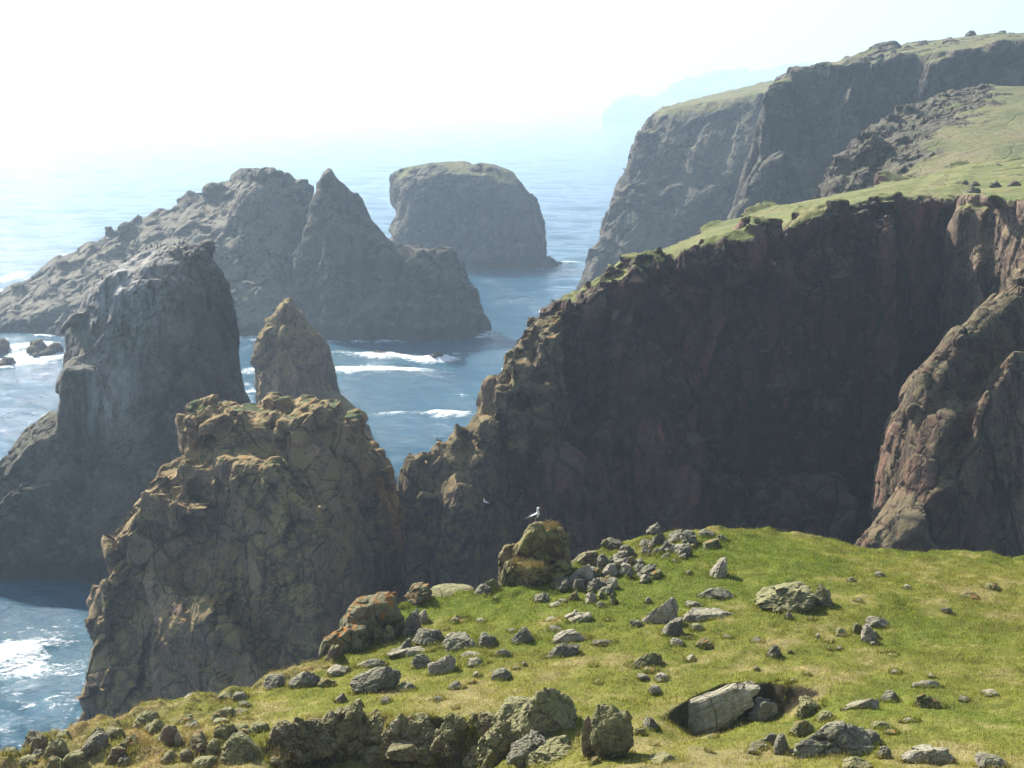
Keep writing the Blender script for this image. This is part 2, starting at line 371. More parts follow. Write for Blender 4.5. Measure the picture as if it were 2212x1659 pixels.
# near brown stack
B = [piece(140, [(408, 958), (406, 905), (430, 880), (490, 872), (560, 864), (640, 856), (700, 880), (780, 912), (380, 1300), (800, 1300)], 7, 6, df=.62, bat=.04),
     piece(144, [(700, 885), (750, 895, 145), (780, 925, 146), (822, 968, 148), (855, 1040, 150), (875, 1160, 151), (893, 1300, 152), (650, 1300), (650, 940)], 5, 6, df=.6, bat=.06),
     raw([(600, 940, 136), (650, 1010, 132), (690, 1120, 128), (700, 1300, 124), (620, 1500, 121), (760, 960, 142), (870, 1090, 150), (900, 1300, 152), (500, 1000, 138)]),
     piece(136, [(300, 1048), (385, 1012), (425, 965), (560, 960), (620, 1300), (245, 1400)], 4, 6, df=.45, bat=.05),
     piece(135, [(243, 1152), (262, 1118), (305, 1045), (380, 1060), (400, 1400), (228, 1400), (230, 1290)], 3, 6, df=.3),
     piece(131, [(380, 1080, 134.5), (452, 998, 132.5), (600, 1000, 128), (655, 1085, 126), (690, 1130, 125), (695, 1300, 123.5), (640, 1600, 122), (350, 1600, 132)], 1.0, 10, df=.3, bat=.03, sx=.96),
     piece(128, [(205, 1335, 134.5), (225, 1275, 134), (262, 1242, 133), (350, 1238, 130.5), (420, 1290, 128), (560, 1500, 123), (600, 1700, 121), (172, 1700, 134), (186, 1440, 134)], 1.0, 8, df=.3, bat=.03, sx=.96),
     piece(127, [(330, 1330, 128), (365, 1290, 127.5), (430, 1275, 126), (500, 1340, 123.5), (620, 1500, 119.5), (620, 1700, 119), (300, 1700, 128)], 1.0, 6, df=.4, bat=.03, sx=.96)]
def blk(D, x0, y0, x1, y1, d=1.5, sh=.0, rnd=.25, seed=0):
    """a block with its front face spanning a box of the view"""
    r = np.random.default_rng(seed + int(x0 + y0)); a = P(x0, y0, D); b = P(x1, y1, D); w = b[0] - a[0]; h = a[2] - b[2]; out = []
    for sx in (0, 1):
        for sz in (0, 1):
            for sy in (-1, 1):
                for j in range(2):
                    out.append([a[0] + w * (abs(sx - rnd * r.uniform(0, 1)) if j else sx * .92 + .04), D + sy * d * r.uniform(.7, 1), b[2] + h * (abs(sz - rnd * r.uniform(0, 1)) if not j else sz) + sh * sy * d])
    return np.array(out)
for q in [(137.5, 410, 880, 468, 950, 2.2), (139, 462, 872, 520, 905, 1.8), (140, 565, 852, 640, 885, 2.2), (136, 520, 905, 585, 950, 1.8), (136, 600, 900, 670, 950, 1.8), (140, 668, 876, 728, 925, 2.2), (140, 740, 895, 790, 945, 2),
          (134, 455, 950, 505, 990, 1.5), (131.5, 455, 990, 545, 1080, 1.6), (129.8, 508, 1000, 555, 1075, 1.3), (129.6, 552, 1022, 588, 1100, 1.2), (132, 575, 1000, 610, 1060, 1.5), (134, 378, 1000, 428, 1055, 1.6), (132, 388, 1025, 420, 1062, 1.5),
          (132, 302, 1062, 372, 1125, 1.5), (130.5, 362, 1075, 408, 1150, 1.4), (129, 395, 1085, 460, 1120, 1.4), (133, 350, 1140, 420, 1215, 1.6), (134.5, 250, 1155, 320, 1225, 1.6),
          (136.5, 216, 1255, 256, 1310, 1.3), (136.5, 202, 1330, 280, 1400, 1.4)]:
    B.append(blk(*q, rnd=.16))
B += lumps([(430, 885, 138), (560, 880, 139), (650, 870, 140), (740, 905, 142), (820, 980, 146)], 46, 1.9, 5, dep=5)
B += lumps([(268, 1160, 135), (320, 1062, 135), (420, 980, 135), (520, 960, 136)], 20, 1.6, 6, dep=3)
near_stack = landform('sea_stack', B, .3, .2, [((6, 6, 8), .5)], [((2.8, 2.8, 3.6), .6), ((1.1, 1.1, 1.3), .16)], m_near,
    grass=topgrass(.95, 1.12, -35, 4, amt=.6, ns=1.2, seed=9), seed=21, lean=(.25, .3, .5), fine=.13,
    label='nearest brown sea stack with blocky lichened ledges, standing just beyond the grassy slope', category='sea stack')
# left guano stack
Cc = [piece(194, [(128, 860), (128, 820), (142, 760), (142, 700), (185, 628), (240, 590), (300, 555), (350, 530), (400, 522), (440, 532), (475, 578), (502, 650), (524, 750), (538, 850), (543, 1000), (543, 1260), (130, 1260)], 4, 9, df=.6, bat=.13, sx=.72),
      raw([(260, 620, 189), (330, 590, 188), (420, 600, 189), (250, 1275, 180), (420, 1275, 178), (520, 1200, 184), (500, 760, 190), (180, 760, 188), (150, 1275, 181)], bat=.02),
      piece(190, [(-70, 1130), (-20, 1025), (15, 975), (60, 920), (112, 880), (160, 880), (240, 960), (300, 1270), (-70, 1280)], 6, 9, df=.4, bat=.08),
      piece(186, [(-70, 1130), (0, 1060), (60, 1020), (150, 1000), (240, 1150), (260, 1280), (-70, 1280)], 5, 9, df=.2, bat=.03),
      piece(188, [(120, 870), (125, 815), (150, 770), (230, 760), (280, 850), (300, 1270), (120, 1270)], 4, 9, df=.3, bat=.06)]
Cc += [blk(197, 436, 525, 458, 550, .8)]
Cc += lumps([(150, 700, 193), (190, 635, 193), (300, 560, 194), (400, 525, 195), (460, 550, 195)], 34, 1.15, 8, dep=4)
Cc += lumps([(-40, 1060, 189), (20, 975, 189), (110, 885, 190)], 16, 1.8, 9, dep=4)
Cc += lumps([(-10, 1130, 183), (60, 1110, 182), (140, 1100, 182)], 8, 2.6, 9, dep=2)
cs = landform('sea_stack', Cc, .6, .27, [((9, 9, 16), .55)], [((3.4, 3.4, 5.5), .32), ((1.3, 1.3, 1.8), .14)], m_gua, seed=33, lean=(.05, .1, .3), fine=.2,
    label='tall dark sea stack at the left with white bird droppings streaked below its summit', category='sea stack')
co = get_co(cs.data)
def pxof(co):
    d = co[:, 1] * cT - co[:, 2] * sT
    return CX + FPX * co[:, 0] / d, CY - FPX * (co[:, 1] * sT + co[:, 2] * cT) / d
top = P(330, 545, 194); g1 = np.exp(-(((co[:, 0] - P(250, 600, 192)[0]) / 8.0) ** 2)) * sstep(-36, -20, co[:, 2] + 3 * fbm(co / 4, 3, 4)) * .95
g2 = .8 * np.exp(-(((co[:, 0] - P(250, 860, 188)[0]) / 3.5) ** 2 + ((co[:, 2] - P(250, 840, 188)[2]) / 5) ** 2))
attr(cs.data, 'guano', np.clip(g1 + g2, 0, 1))
# small pinnacle
Dd = [piece(240, [(548, 870), (552, 785), (563, 720), (600, 662), (620, 646), (638, 658), (660, 700), (690, 722), (716, 748), (722, 800), (735, 850), (745, 960), (545, 960)], 3, 5, df=.7, sx=.6, bat=.12),
      piece(240, [(566, 735), (598, 664), (613, 644), (625, 638), (640, 658), (675, 735)], 3, 3, base=False, sx=.6),
      piece(240, [(560, 960), (563, 722), (585, 690), (605, 690), (640, 960)], 4, 4, df=.2),
      raw([(622, 665, 238), (600, 760, 233), (690, 760, 238), (600, 900, 230), (722, 800, 240), (560, 860, 236), (740, 900, 240)]),
      piece(238, [(700, 840), (738, 850), (782, 890), (812, 955), (690, 960)], 4, 5)]
Dd += lumps([(552, 790, 239), (580, 690, 239), (620, 655, 240), (680, 725, 240), (722, 760, 240)], 16, 1.6, 12, dep=1.5)
landform('sea_stack', Dd, .6, .3, [((6, 6, 9), .45)], [((2.6, 2.6, 4.2), .36), ((1.2, 1.2, 1.8), .16)], m_near, seed=43, lean=(.3, .35, .2), fine=.2,
    label='slender pointed pinnacle of brown rock rising between the left stack and the open water', category='sea stack')
# sloping island
E = [raw([(-60, 655, 425), (0, 634, 428), (60, 603, 430), (150, 562, 432), (240, 512, 435), (330, 452, 438), (400, 418, 440), (470, 388, 442), (545, 366, 442), (640, 400, 440), (-60, 742, 388), (130, 748, 384), (300, 760, 380), (560, 762, 376), (660, 750, 378), (200, 610, 402), (320, 560, 402), (470, 520, 400)]),
     raw([(330, 452, 438), (400, 418, 440), (440, 396, 440), (470, 385, 440), (520, 366, 440), (548, 362, 440), (600, 372, 438), (320, 560, 410), (490, 500, 405), (640, 500, 410)]),
     piece(410, [(494, 530), (500, 440), (520, 385), (560, 368), (585, 361), (612, 368), (640, 395), (655, 470), (672, 600), (675, 770), (480, 770)], 8, 12, df=.5, bat=.3),
     piece(408, [(626, 389), (664, 378), (672, 405), (668, 470), (640, 480)], 3, 4),
     raw([(150, 640, 405), (250, 600, 400), (330, 620, 396), (130, 745, 386), (350, 760, 378)])]
E += lumps([(-20, 640, 425), (150, 560, 428), (330, 450, 432), (520, 366, 436), (640, 395, 415)], 26, 3.6, 17, dep=20)
landform('sea_stack', E, 1.3, .62, [((13, 13, 9), 1.3)], [((6, 6, 5), .9), ((2.6, 2.6, 2.6), .36)], m_island, seed=53, lean=(.3, .5, .3), fine=.5,
    label='broad rocky island sloping down leftward behind the stacks, with a pink-brown cliff', category='rocky island')
# spire and its long shoulder
E2 = [piece(388, [(637, 765), (637, 600), (642, 520), (662, 450), (693, 383), (742, 400), (800, 485), (835, 525), (870, 765)], 6, 6, df=.9, bat=.22, sx=.55),
      piece(387, [(700, 765), (680, 560), (690, 470), (720, 430), (770, 470), (830, 560), (850, 765)], 8, 6, df=.5, bat=.15),
      piece(388, [(666, 470), (690, 388), (702, 352), (713, 349), (734, 384), (778, 470)], 4.5, 4, base=False, sx=.6), piece(388, [(768, 470), (776, 396), (784, 420), (800, 480)], 2, 2, base=False),
     blk(389, 762, 412, 785, 470, 2.5), blk(389, 738, 392, 756, 440, 2), 
      piece(386, [(800, 500), (850, 532), (930, 548), (985, 560), (1025, 620), (1043, 685), (1068, 718), (1062, 740), (800, 765)], 8, 10, df=.5, bat=.1),
      blk(386, 925, 540, 985, 580, 4), piece(380, [(660, 770), (690, 700), (800, 640), (960, 640), (1020, 700), (1050, 745)], 5, 5, bat=.03)]
E2 += lumps([(665, 450, 388), (706, 365, 388), (770, 430, 388), (835, 525, 387)], 12, 2.6, 22, dep=2)
E2 += lumps([(850, 532, 386), (950, 545, 386), (1025, 620, 386), (1045, 690, 386)], 14, 3.2, 23, dep=4)
landform('sea_stack', E2, 1.1, .58, [((10, 10, 18), 1.0)], [((4.5, 4.5, 9), .65), ((2.2, 2.2, 3.6), .3)], m_far, seed=63, lean=(.1, -.25, .3), fine=.4,
    label='sharp dark spire with a long low shoulder to its right, in the bay', category='sea stack')
# domed stack
Fh = [piece(560, [(850, 440), (846, 378), (870, 361), (940, 349), (1000, 346), (1060, 351), (1110, 368), (1138, 402), (1160, 425), (1150, 480)], 14, 16, df=.35, db=.3, base=False, sx=.8),
      piece(560, [(862, 440), (880, 380), (1060, 360), (1110, 375), (1163, 425), (1183, 475), (1190, 555), (1192, 590), (862, 600)], 16, 18, df=.4, db=.35, bat=.04, sx=.82),
      piece(556, [(833, 520), (855, 470), (900, 460), (960, 600), (830, 600)], 10, 12, bat=.05), piece(556, [(1185, 545), (1202, 577), (1200, 600), (1150, 600)], 4, 8)]
landform('sea_stack', Fh, 1.6, .82, [((14, 14, 28), 1.3)], [((6, 6, 12), .9), ((3, 3, 4.5), .4)], m_far, grass=topgrass(.75, .98, -34, 5, amt=.4, ns=7), seed=73, lean=(.05, .08, .3), fine=.5,
    label='big round-topped sea stack with a green cap, farthest out from the headland', category='sea stack')
# far cliff beyond
G = [raw([(1243, 648, 486), (1256, 600, 490), (1290, 532, 495), (1312, 440, 503), (1350, 362, 511), (1378, 300, 517), (1412, 258, 522), (1442, 234, 525), (1560, 217, 520), (1640, 200, 515), (1760, 180, 510), (1330, 640, 484), (1450, 600, 494), (1760, 400, 505), (1450, 228, 590), (1660, 180, 680), (1800, 160, 690)], bat=.03),
     raw([(1442, 233, 526), (1560, 217, 521), (1640, 200, 516), (1760, 185, 511), (1448, 228, 590), (1500, 213, 620), (1580, 194, 650), (1650, 179, 680), (1760, 160, 700), (1900, 150, 700)]),
     piece(480, [(1240, 650), (1258, 600), (1285, 545), (1310, 560), (1330, 660)], 5, 16, bat=.06), blk(492, 1262, 530, 1312, 640, 5), piece(505, [(1300, 510), (1315, 430), (1360, 400), (1400, 700), (1290, 700)], 5, 20, bat=.05)]
G += lumps([(1250, 620, 486), (1300, 510, 500), (1330, 400, 520), (1380, 300, 535)], 8, 2.4, 27, dep=2)
landform('cliff', G, 1.6, .8, [((15, 15, 34), 1.6)], [((6, 6, 14), .9), ((3, 3, 4), .4)], m_far, grass=topgrass(.62, .85, -20, 8, amt=.3, ns=9), seed=83, lean=(.05, .25, .3), fine=.6, kind='structure')
# columned cliff
H = []
fe = [(1640, 215, 392), (1662, 178, 396), (1700, 163, 400), (1780, 152, 402), (1850, 140, 402), (1950, 120, 398), (2100, 103, 392), (2212, 84, 388), (2400, 60, 380)]
be = [(1655, 200, 410), (1672, 175, 420), (1705, 160, 425), (1790, 140, 450), (1850, 120, 470), (1950, 95, 480), (2100, 76, 490), (2212, 70, 490), (2400, 55, 490)]
for i in range(len(fe) - 1):
    j = [0, 1, -1, 0, 1.5, -.5, 1, 0][i]
    q = [tuple(np.add(p, (0, 0, j))) for p in (fe[i], fe[i + 1])] + [be[i], be[i + 1]]
    H.append(raw(q, bat=.05))
H += [piece(398, [(1567, 480), (1592, 405), (1620, 345), (1630, 260), (1642, 205), (1662, 180), (1720, 170), (1760, 700), (1567, 700)], 3, 14, df=.2, bat=.02),
      piece(388, [(1565, 480), (1600, 405), (1640, 350), (1690, 330), (1750, 340), (1800, 520), (1565, 600)], 4, 12, df=.4, bat=.1),
      piece(392, [(1720, 700), (1750, 420), (1790, 300), (1830, 180), (1850, 160), (1880, 700)], 2, 12, df=.2, bat=.03), piece(390, [(1960, 700), (1970, 260), (2000, 130), (2060, 118), (2090, 700)], 2, 12, df=.3, bat=.03)]
H += [piece(445, o, 6, 8, df=.6, base=False) for o in ([(1860, 128), (1880, 95), (1905, 84), (1935, 84), (1947, 96), (1950, 130)], [(1835, 130), (1850, 112), (1870, 108), (1890, 130)], [(1805, 136), (1825, 122), (1845, 122), (1860, 138)], [(1760, 150), (1785, 132), (1830, 134), (1840, 150)])]
H += lumps([(1645, 200, 396), (1700, 160, 402), (1850, 138, 404), (2100, 102, 394), (2212, 90, 390)], 60, 3.2, 31, dep=4)
landform('cliff', H, 1.3, .6, [((9, 12, 40), 1.7)], [((5, 6, 16), .8), ((2.4, 2.4, 3.6), .3)], m_far, grass=topgrass(.72, .95, -12, 6, amt=.6, ns=6), seed=93, lean=(.05, .12, .2), fine=.5, kind='structure')
# green hill with rocky seaward face
I = [raw([(1768, 425, 250), (1772, 395, 256), (1802, 362, 262), (1832, 322, 270), (1872, 278, 282), (1935, 247, 292), (1992, 222, 300), (2052, 203, 304), (2132, 187, 308), (2400, 187, 308), (1850, 412, 240), (2000, 388, 234), (2120, 352, 230), (2400, 325, 226), (2132, 187, 340), (2400, 187, 340), (1960, 300, 268)]),
     piece(252, [(1768, 430), (1772, 392), (1790, 375), (1830, 380), (1860, 430)], 5, 6), piece(258, [(1800, 400), (1815, 345), (1870, 280), (1930, 300), (1900, 420)], 4, 6),
     blk(240, 1842, 372, 1886, 420, 2.5)]
I += lumps([(1775, 400, 252), (1830, 325, 265), (1900, 262, 282), (1960, 240, 292)], 26, 3.2, 37, dep=5)
I += lumps([(1860, 400, 240), (1950, 370, 244), (2060, 345, 244), (2000, 300, 262), (1900, 340, 256)], 60, 1.8, 38, up=.1, dep=9)
def igrass(co, no):
    x, y = pxof(co); n = fbm(co / 5, 4, 8)
    d = (x - (2030 + (300 - y) * .9)) / 110 + n * 1.3
    return sstep(.55, .8, no[:, 2] + .2 * n) * sstep(-.2, .5, d)
landform('hill', I, .9, .4, [((5, 5, 4), .6)], [((2.6, 2.6, 2.0), .5), ((1.1, 1.1, .9), .22)], m_far, grass=igrass, seed=103, lean=(.3, .3, .3), fine=.3, kind='structure')
# the great wall and the turf above it
fe = [(1160, 678, 148), (1215, 658, 148.5), (1290, 632, 149), (1370, 604, 149.5), (1412, 572, 150), (1500, 552, 151), (1560, 528, 153), (1640, 512, 154), (1700, 492, 156), (1770, 468, 158), (1830, 446, 160), (1900, 432, 163), (1960, 430, 166), (2030, 428, 170), (2090, 428, 172), (2212, 418, 170), (2400, 410, 168)]
be = [(1170, 672, 152), (1230, 650, 154), (1300, 622, 156), (1372, 592, 160), (1422, 545, 165), (1490, 512, 176), (1560, 482, 186), (1640, 457, 192), (1700, 440, 196), (1770, 424, 202), (1850, 408, 210), (1920, 393, 216), (2000, 377, 224), (2060, 362, 228), (2120, 347, 234), (2212, 332, 240), (2400, 310, 246)]
J = []; jr = np.random.default_rng(4)
for i in range(len(fe) - 1):
    J.append(raw([fe[i], fe[i + 1], be[i], be[i + 1]], bat=.05))
for i, (x0, x1, yt, dd) in enumerate([(1275, 1400, 660, 2.2), (1170, 1250, 700, 1.6), (1415, 1440, 600, 1.8), (1480, 1620, 600, 1.2), (1640, 1700, 520, 2.0), (1560, 1640, 640, 1.6), (1700, 1790, 500, 1.6), (1790, 1850, 560, 1.0), (1850, 1935, 450, 2.0), (1340, 1430, 860, 3.0), (1420, 1600, 980, 4.0), (1600, 1830, 1040, 5.0), (1240, 1330, 900, 4.0), (1150, 1230, 960, 5.0)]):
    xs = [p[0] for p in fe]; D = np.interp((x0 + x1) / 2, xs, [p[2] for p in fe]); yy = np.interp((x0 + x1) / 2, xs, [p[1] for p in fe])
    J.append(piece(D - dd * 1.5 + 2, [(x0, yt + 40), (x0 + (x1 - x0) * .3, yt), (x1 - 8, yt + 10), (x1, yt + 60), (x1 + 8, 1400), (x0 - 12, 1400)], 2.5, 4, df=.5, bat=.045))
J2 = []
for D, o in [(147.5, [(1128, 745), (1148, 690), (1162, 678), (1220, 660), (1245, 1300), (1115, 1300)]), (146, [(1083, 792), (1088, 764), (1112, 750), (1142, 745), (1160, 1300), (1058, 1300)]),
             (144.5, [(1040, 862), (1054, 830), (1085, 802), (1115, 830), (1120, 1300), (1020, 1300)]), (143, [(1010, 950), (1016, 908), (1036, 870), (1062, 880), (1080, 1300), (990, 1300)]),
             (142, [(958, 968), (975, 932), (986, 910), (998, 915), (1004, 958), (1012, 1010), (955, 1010)]), (141, [(920, 1010), (934, 965), (947, 955), (962, 968), (992, 1120), (985, 1300), (925, 1300)]),
             (140.5, [(960, 965), (1000, 985), (1050, 990), (1060, 1300), (950, 1300)]), (140, [(869, 1010), (871, 974), (881, 968), (894, 988), (917, 1015), (935, 1250), (880, 1250)]), (137, [(950, 1060), (985, 1010), (1020, 1060), (1060, 1300), (930, 1300)])]:
    J2.append(piece(D, o, 2.2, 3.2, df=.5, bat=.05, sx=.7))
J2 += [raw([(x - w_, y + 130, D), (x + w_, y + 130, D), (x, y + 130, D - 1.8), (x, y + 130, D + 1.5), (x - w_ * .25, y, D), (x + w_ * .3, y + 6, D)], base=False) for x, y, w_, D in ((884, 958, 20, 140), (900, 980, 16, 139), (948, 944, 22, 140.5), (932, 975, 14, 139.5), (988, 900, 20, 141.5), (974, 935, 15, 141), (1022, 885, 18, 142.5), (1050, 818, 20, 143.5), (1038, 850, 12, 143), (1098, 748, 22, 145), (1132, 718, 18, 146.5), (1160, 668, 24, 147.5), (1075, 790, 14, 144.5), (1010, 985, 20, 139), (960, 1030, 22, 137), (1060, 940, 20, 140))]
J2.append(piece(152, [(835, 1110), (870, 1085), (930, 1075), (990, 1060), (1000, 1300), (830, 1300)], 3, 5, bat=.05))
J2.append(blk(140.5, 866, 985, 918, 1080, 1.6)); J2 += lumps([(880, 985, 140), (950, 965, 141), (1020, 910, 143), (1050, 835, 144.5), (1110, 755, 146), (1160, 680, 148)], 30, .9, 41, dep=1.5)
J2 += lumps([(900, 1060, 138), (1000, 1040, 139), (1080, 900, 142), (1150, 760, 145)], 34, 1.0, 44, dep=2)
for q in ((1060, 830, 1100, 900), (1100, 780, 1150, 850), (1030, 900, 1075, 980), (1090, 880, 1150, 980), (1160, 720, 1215, 800), (1150, 830, 1210, 930), (960, 1020, 1010, 1090), (1010, 1000, 1060, 1080), (1180, 960, 1250, 1080)):
    J2.append(blk(np.interp(q[0], [870, 1200], [138, 143.5]), *q, 1.3, rnd=.2))
J += lumps([(1215, 662, 147.5), (1370, 610, 148), (1412, 582, 148)], 24, 1.0, 42, up=.2, dep=1)
J += lumps([(1500, 558, 150), (1640, 518, 152), (1830, 452, 158)], 60, 1.5, 45, up=.3, dep=1.2)
def jgrass(co, no):
    x, y = pxof(co); n = fbm(co / 3, 4, 8)
    rim = np.interp(x, [p[0] for p in JT], [p[1] for p in JT])
    return sstep(.55, .8, no[:, 2] + .2 * n) * sstep(1180, 1240, x + 60 * n) * (1 - sstep(-6, 10, y - rim + 14 * n))
JT = list(fe)
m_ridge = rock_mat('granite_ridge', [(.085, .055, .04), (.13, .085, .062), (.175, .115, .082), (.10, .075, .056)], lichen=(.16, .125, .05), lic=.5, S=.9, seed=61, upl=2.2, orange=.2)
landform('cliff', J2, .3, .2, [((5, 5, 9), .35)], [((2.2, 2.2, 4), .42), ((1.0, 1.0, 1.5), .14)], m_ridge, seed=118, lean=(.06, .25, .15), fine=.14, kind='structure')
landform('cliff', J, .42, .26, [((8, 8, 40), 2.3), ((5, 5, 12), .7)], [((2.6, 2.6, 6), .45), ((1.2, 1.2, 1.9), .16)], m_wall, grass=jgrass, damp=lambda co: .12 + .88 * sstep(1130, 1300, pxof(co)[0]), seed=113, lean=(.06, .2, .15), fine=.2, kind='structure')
# right hand buttresses
m_but = rock_mat('granite_buttress', jz=.3, jw=1.3, tone=(.6, 1.4), cols=[(.10, .052, .034), (.15, .082, .053), (.20, .115, .078), (.12, .075, .053)], lichen=(.12, .10, .05), lic=.3, S=.8, seed=51, upl=1.5)
K = [raw([(2066, 470, 169), (2080, 430, 168), (2100, 420, 166), (2150, 423, 160), (2212, 430, 153), (2400, 440, 138), (2085, 420, 176), (2400, 400, 176)], bat=.02),
     raw([(2062, 560, 168), (2075, 480, 166), (2120, 500, 160), (2130, 700, 158), (2060, 700, 167), (2110, 640, 157)]),
     piece(162, [(2105, 450), (2118, 445), (2140, 460), (2150, 900), (2100, 900)], 1.5, 6, bat=.03), piece(163, [(2075, 455), (2090, 440), (2112, 450), (2120, 900), (2050, 900), (2066, 560)], 1.0, 5, bat=.03), blk(158, 2120, 418, 2150, 440, 2), blk(165, 2092, 418, 2112, 440, 2)]
m_pil_lit = rock_mat('granite_pillar_lit', [(.15, .095, .065), (.21, .14, .098), (.27, .185, .135), (.17, .125, .095)], lichen=(.2, .165, .09), lic=.2, S=.8, seed=57, upl=1.5)  # buttress granite made lighter: sunlight on this face put into the base colour
landform('cliff', K, .42, .25, [((6, 6, 22), .7)], [((2.4, 3, 12), .4), ((1.3, 1.3, 2.4), .13)], m_pil_lit, grass=topgrass(.7, .9, -14, 2, amt=.3, ns=3), seed=123, lean=(.05, .15, .35), fine=.16, kind='structure')
L = [piece(122, [(2420, 480, 134), (2300, 530, 130), (2212, 602, 127), (2130, 660, 124), (2060, 722, 121.5), (2010, 785, 120), (1978, 860, 119), (1970, 950, 118), (1968, 1300, 118), (2420, 1300, 134)], 1.5, 14, df=.6, bat=.03, sx=.97),
     piece(117, [(1985, 1000), (1960, 1045), (1925, 1095), (1882, 1152), (1868, 1200), (1850, 1400), (2100, 1400), (2050, 980)], 3, 8, df=.6, bat=.06, sx=.85),
     piece(115.5, [(2110, 1300, 116), (2086, 965, 115.5), (2112, 862, 116), (2160, 795, 117.5), (2190, 755, 118.5), (2420, 700, 127), (2420, 1300, 127)], 1.0, 8, df=.8, bat=.0, sx=.98),
     piece(118, [(1962, 1045, 116), (2010, 900, 117), (2060, 860, 118.5), (2100, 900, 119), (2150, 1300, 120), (1950, 1300, 116)], 1.5, 6, df=.6, bat=.03), piece(111, [(1880, 1160), (1930, 1110), (1990, 1080), (2050, 1300), (1870, 1300)], 2, 6, df=.6, bat=.08)]
L += lumps([(2212, 612, 121), (2060, 728, 121), (1980, 860, 121), (1970, 1000, 119), (1885, 1152, 116)], 12, .9, 47, dep=1)
landform('cliff', L, .3, .22, [((6, 6, 30), .6)], [((3.0, 3.0, 12), .4), ((1.2, 1.2, 3), .12)], m_but, seed=133, lean=(.05, .35, .3), fine=.14, kind='structure')
# distant headland
Mh = [raw([(1302, 243, 4468), (1322, 221, 4468), (1345, 207, 4478), (1376, 204, 4522), (1396, 208, 4522), (1440, 243, 4415), (1396, 220, 4894), (1340, 225, 4894)], floor=-80),
      raw([(1380, 243, 4425), (1398, 208, 4522), (1425, 191, 4575), (1465, 176, 4628), (1530, 161, 4734), (1600, 151, 4788), (1700, 144, 4841), (1800, 134, 4894), (1900, 126, 4894), (2500, 110, 4947), (2500, 243, 4415), (1600, 180, 5266), (2400, 150, 5266)], floor=-80)]
landform('headland', Mh, 15, 7, [((100, 100, 90), 8)], [((45, 45, 30), 4)], m_far, seed=143, fine=5, kind='structure')
# skerries
for i, (px, py, wd, hh, dp, lb) in enumerate([(8, 765, 34, 40, 5, 'low dark skerry awash at the left edge below the sloping island'), (100, 772, 80, 52, 6, 'largest wave-washed skerry between the sloping island and the left stack'),
        (10, 792, 45, 22, 4, 'flat skerry in white water at the left edge, nearest of its three'), (942, 775, 34, 26, 3, 'small rounded skerry ringed by foam in front of the dark spire'),
        (820, 768, 60, 14, 3, 'low flat reef in foam at the foot of the dark spire'), (1207, 570, 22, 8, 3, 'tiny skerry with breaking foam to the right of the domed stack')]):
    D = -SEA / math.tan(math.atan((py - CY) / FPX) + TILT); c = P(px, py, D); sx = wd / FPX * D / 2; sz = hh / FPX * D
    r = np.random.default_rng(70 + i); hs = []
    for j in range(6):
        q = r.normal(size=(16, 3)); q /= np.abs(q).max(1)[:, None]; o = np.array([r.uniform(-.6, .6) * sx, r.uniform(-.6, .6) * dp, 0])
        s = (1 - abs(o[0]) / sx * .5) * r.uniform(.6, 1)
        hs.append(c + o + q * np.array([sx * .5, dp * .5, sz * s]))
    landform('skerry', hs, .5, .35, [((3, 3, 3), .5)], [((1.4, 1.4, 1.4), .3)], m_near, seed=150 + i, fine=.2, label=lb, category='rock')
build_water(); print('coast', round(time.time() - T0, 1))
# ------------------------------------------------------------------ foreground slope
EDGE = [(-700, 1990, 33), (-300, 1790, 38), (0, 1642, 42), (60, 1602, 43), (180, 1556, 45), (300, 1535, 46), (480, 1506, 47.5), (600, 1450, 49), (690, 1430, 50), (760, 1368, 52.5), (870, 1300, 54.5), (1000, 1272, 55.2), (1080, 1285, 55.2),
        (1240, 1222, 57.5), (1300, 1182, 59.5), (1450, 1143, 62), (1560, 1147, 63), (1680, 1134, 64), (1720, 1150, 64), (1830, 1180, 63.5), (1900, 1188, 63), (2050, 1190, 63), (2212, 1200, 62), (2500, 1215, 61), (3200, 1230, 60)]
INN = [(300, 1659, 39.5), (600, 1659, 38), (1106, 1659, 36), (1600, 1659, 35), (2212, 1659, 34), (2800, 1659, 33), (300, 1600, 42), (600, 1550, 43.5), (1106, 1450, 46.5), (1106, 1350, 51), (1500, 1250, 55.5), (1500, 1400, 47.8),
       (1800, 1300, 52.5), (1800, 1500, 42.3), (2212, 1300, 54), (2212, 1450, 45.3), (1300, 1300, 53.3), (800, 1420, 50), (900, 1350, 52.3), (1680, 1200, 59), (1300, 1230, 56.8), (2212, 1240, 59), (1450, 1190, 59.2), (-300, 1850, 36)]
EP = np.array([P(*p) for p in EDGE]); IP = np.array([P(*p) for p in INN])
back = np.array([[x, y, z] for x in (-25, 0, 25) for y, z in ((24, -12.6), (12, -7.5), (0, -1.8), (-12, 1.5))], float)
CP = np.concatenate([EP, IP, back])
def tps(r2): return r2 * np.log(r2 + 1e-9) * .5
_K = tps(((CP[:, None, :2] - CP[None, :, :2]) ** 2).sum(2)) + np.eye(len(CP)) * 6.0
_A = np.zeros((len(CP) + 3,) * 2); _A[:len(CP), :len(CP)] = _K; _A[:len(CP), -3] = 1; _A[:len(CP), -2:] = CP[:, :2]; _A[-3, :len(CP)] = 1; _A[-2:, :len(CP)] = CP[:, :2].T
_W = np.linalg.solve(_A, np.r_[CP[:, 2], 0, 0, 0])
def zbase(X, Y):
    X = np.asarray(X, float).ravel(); Y = np.asarray(Y, float).ravel(); z = _W[-3] + _W[-2] * X + _W[-1] * Y
    for c, wt in zip(CP, _W): z = z + wt * tps((X - c[0]) ** 2 + (Y - c[1]) ** 2)
    return z
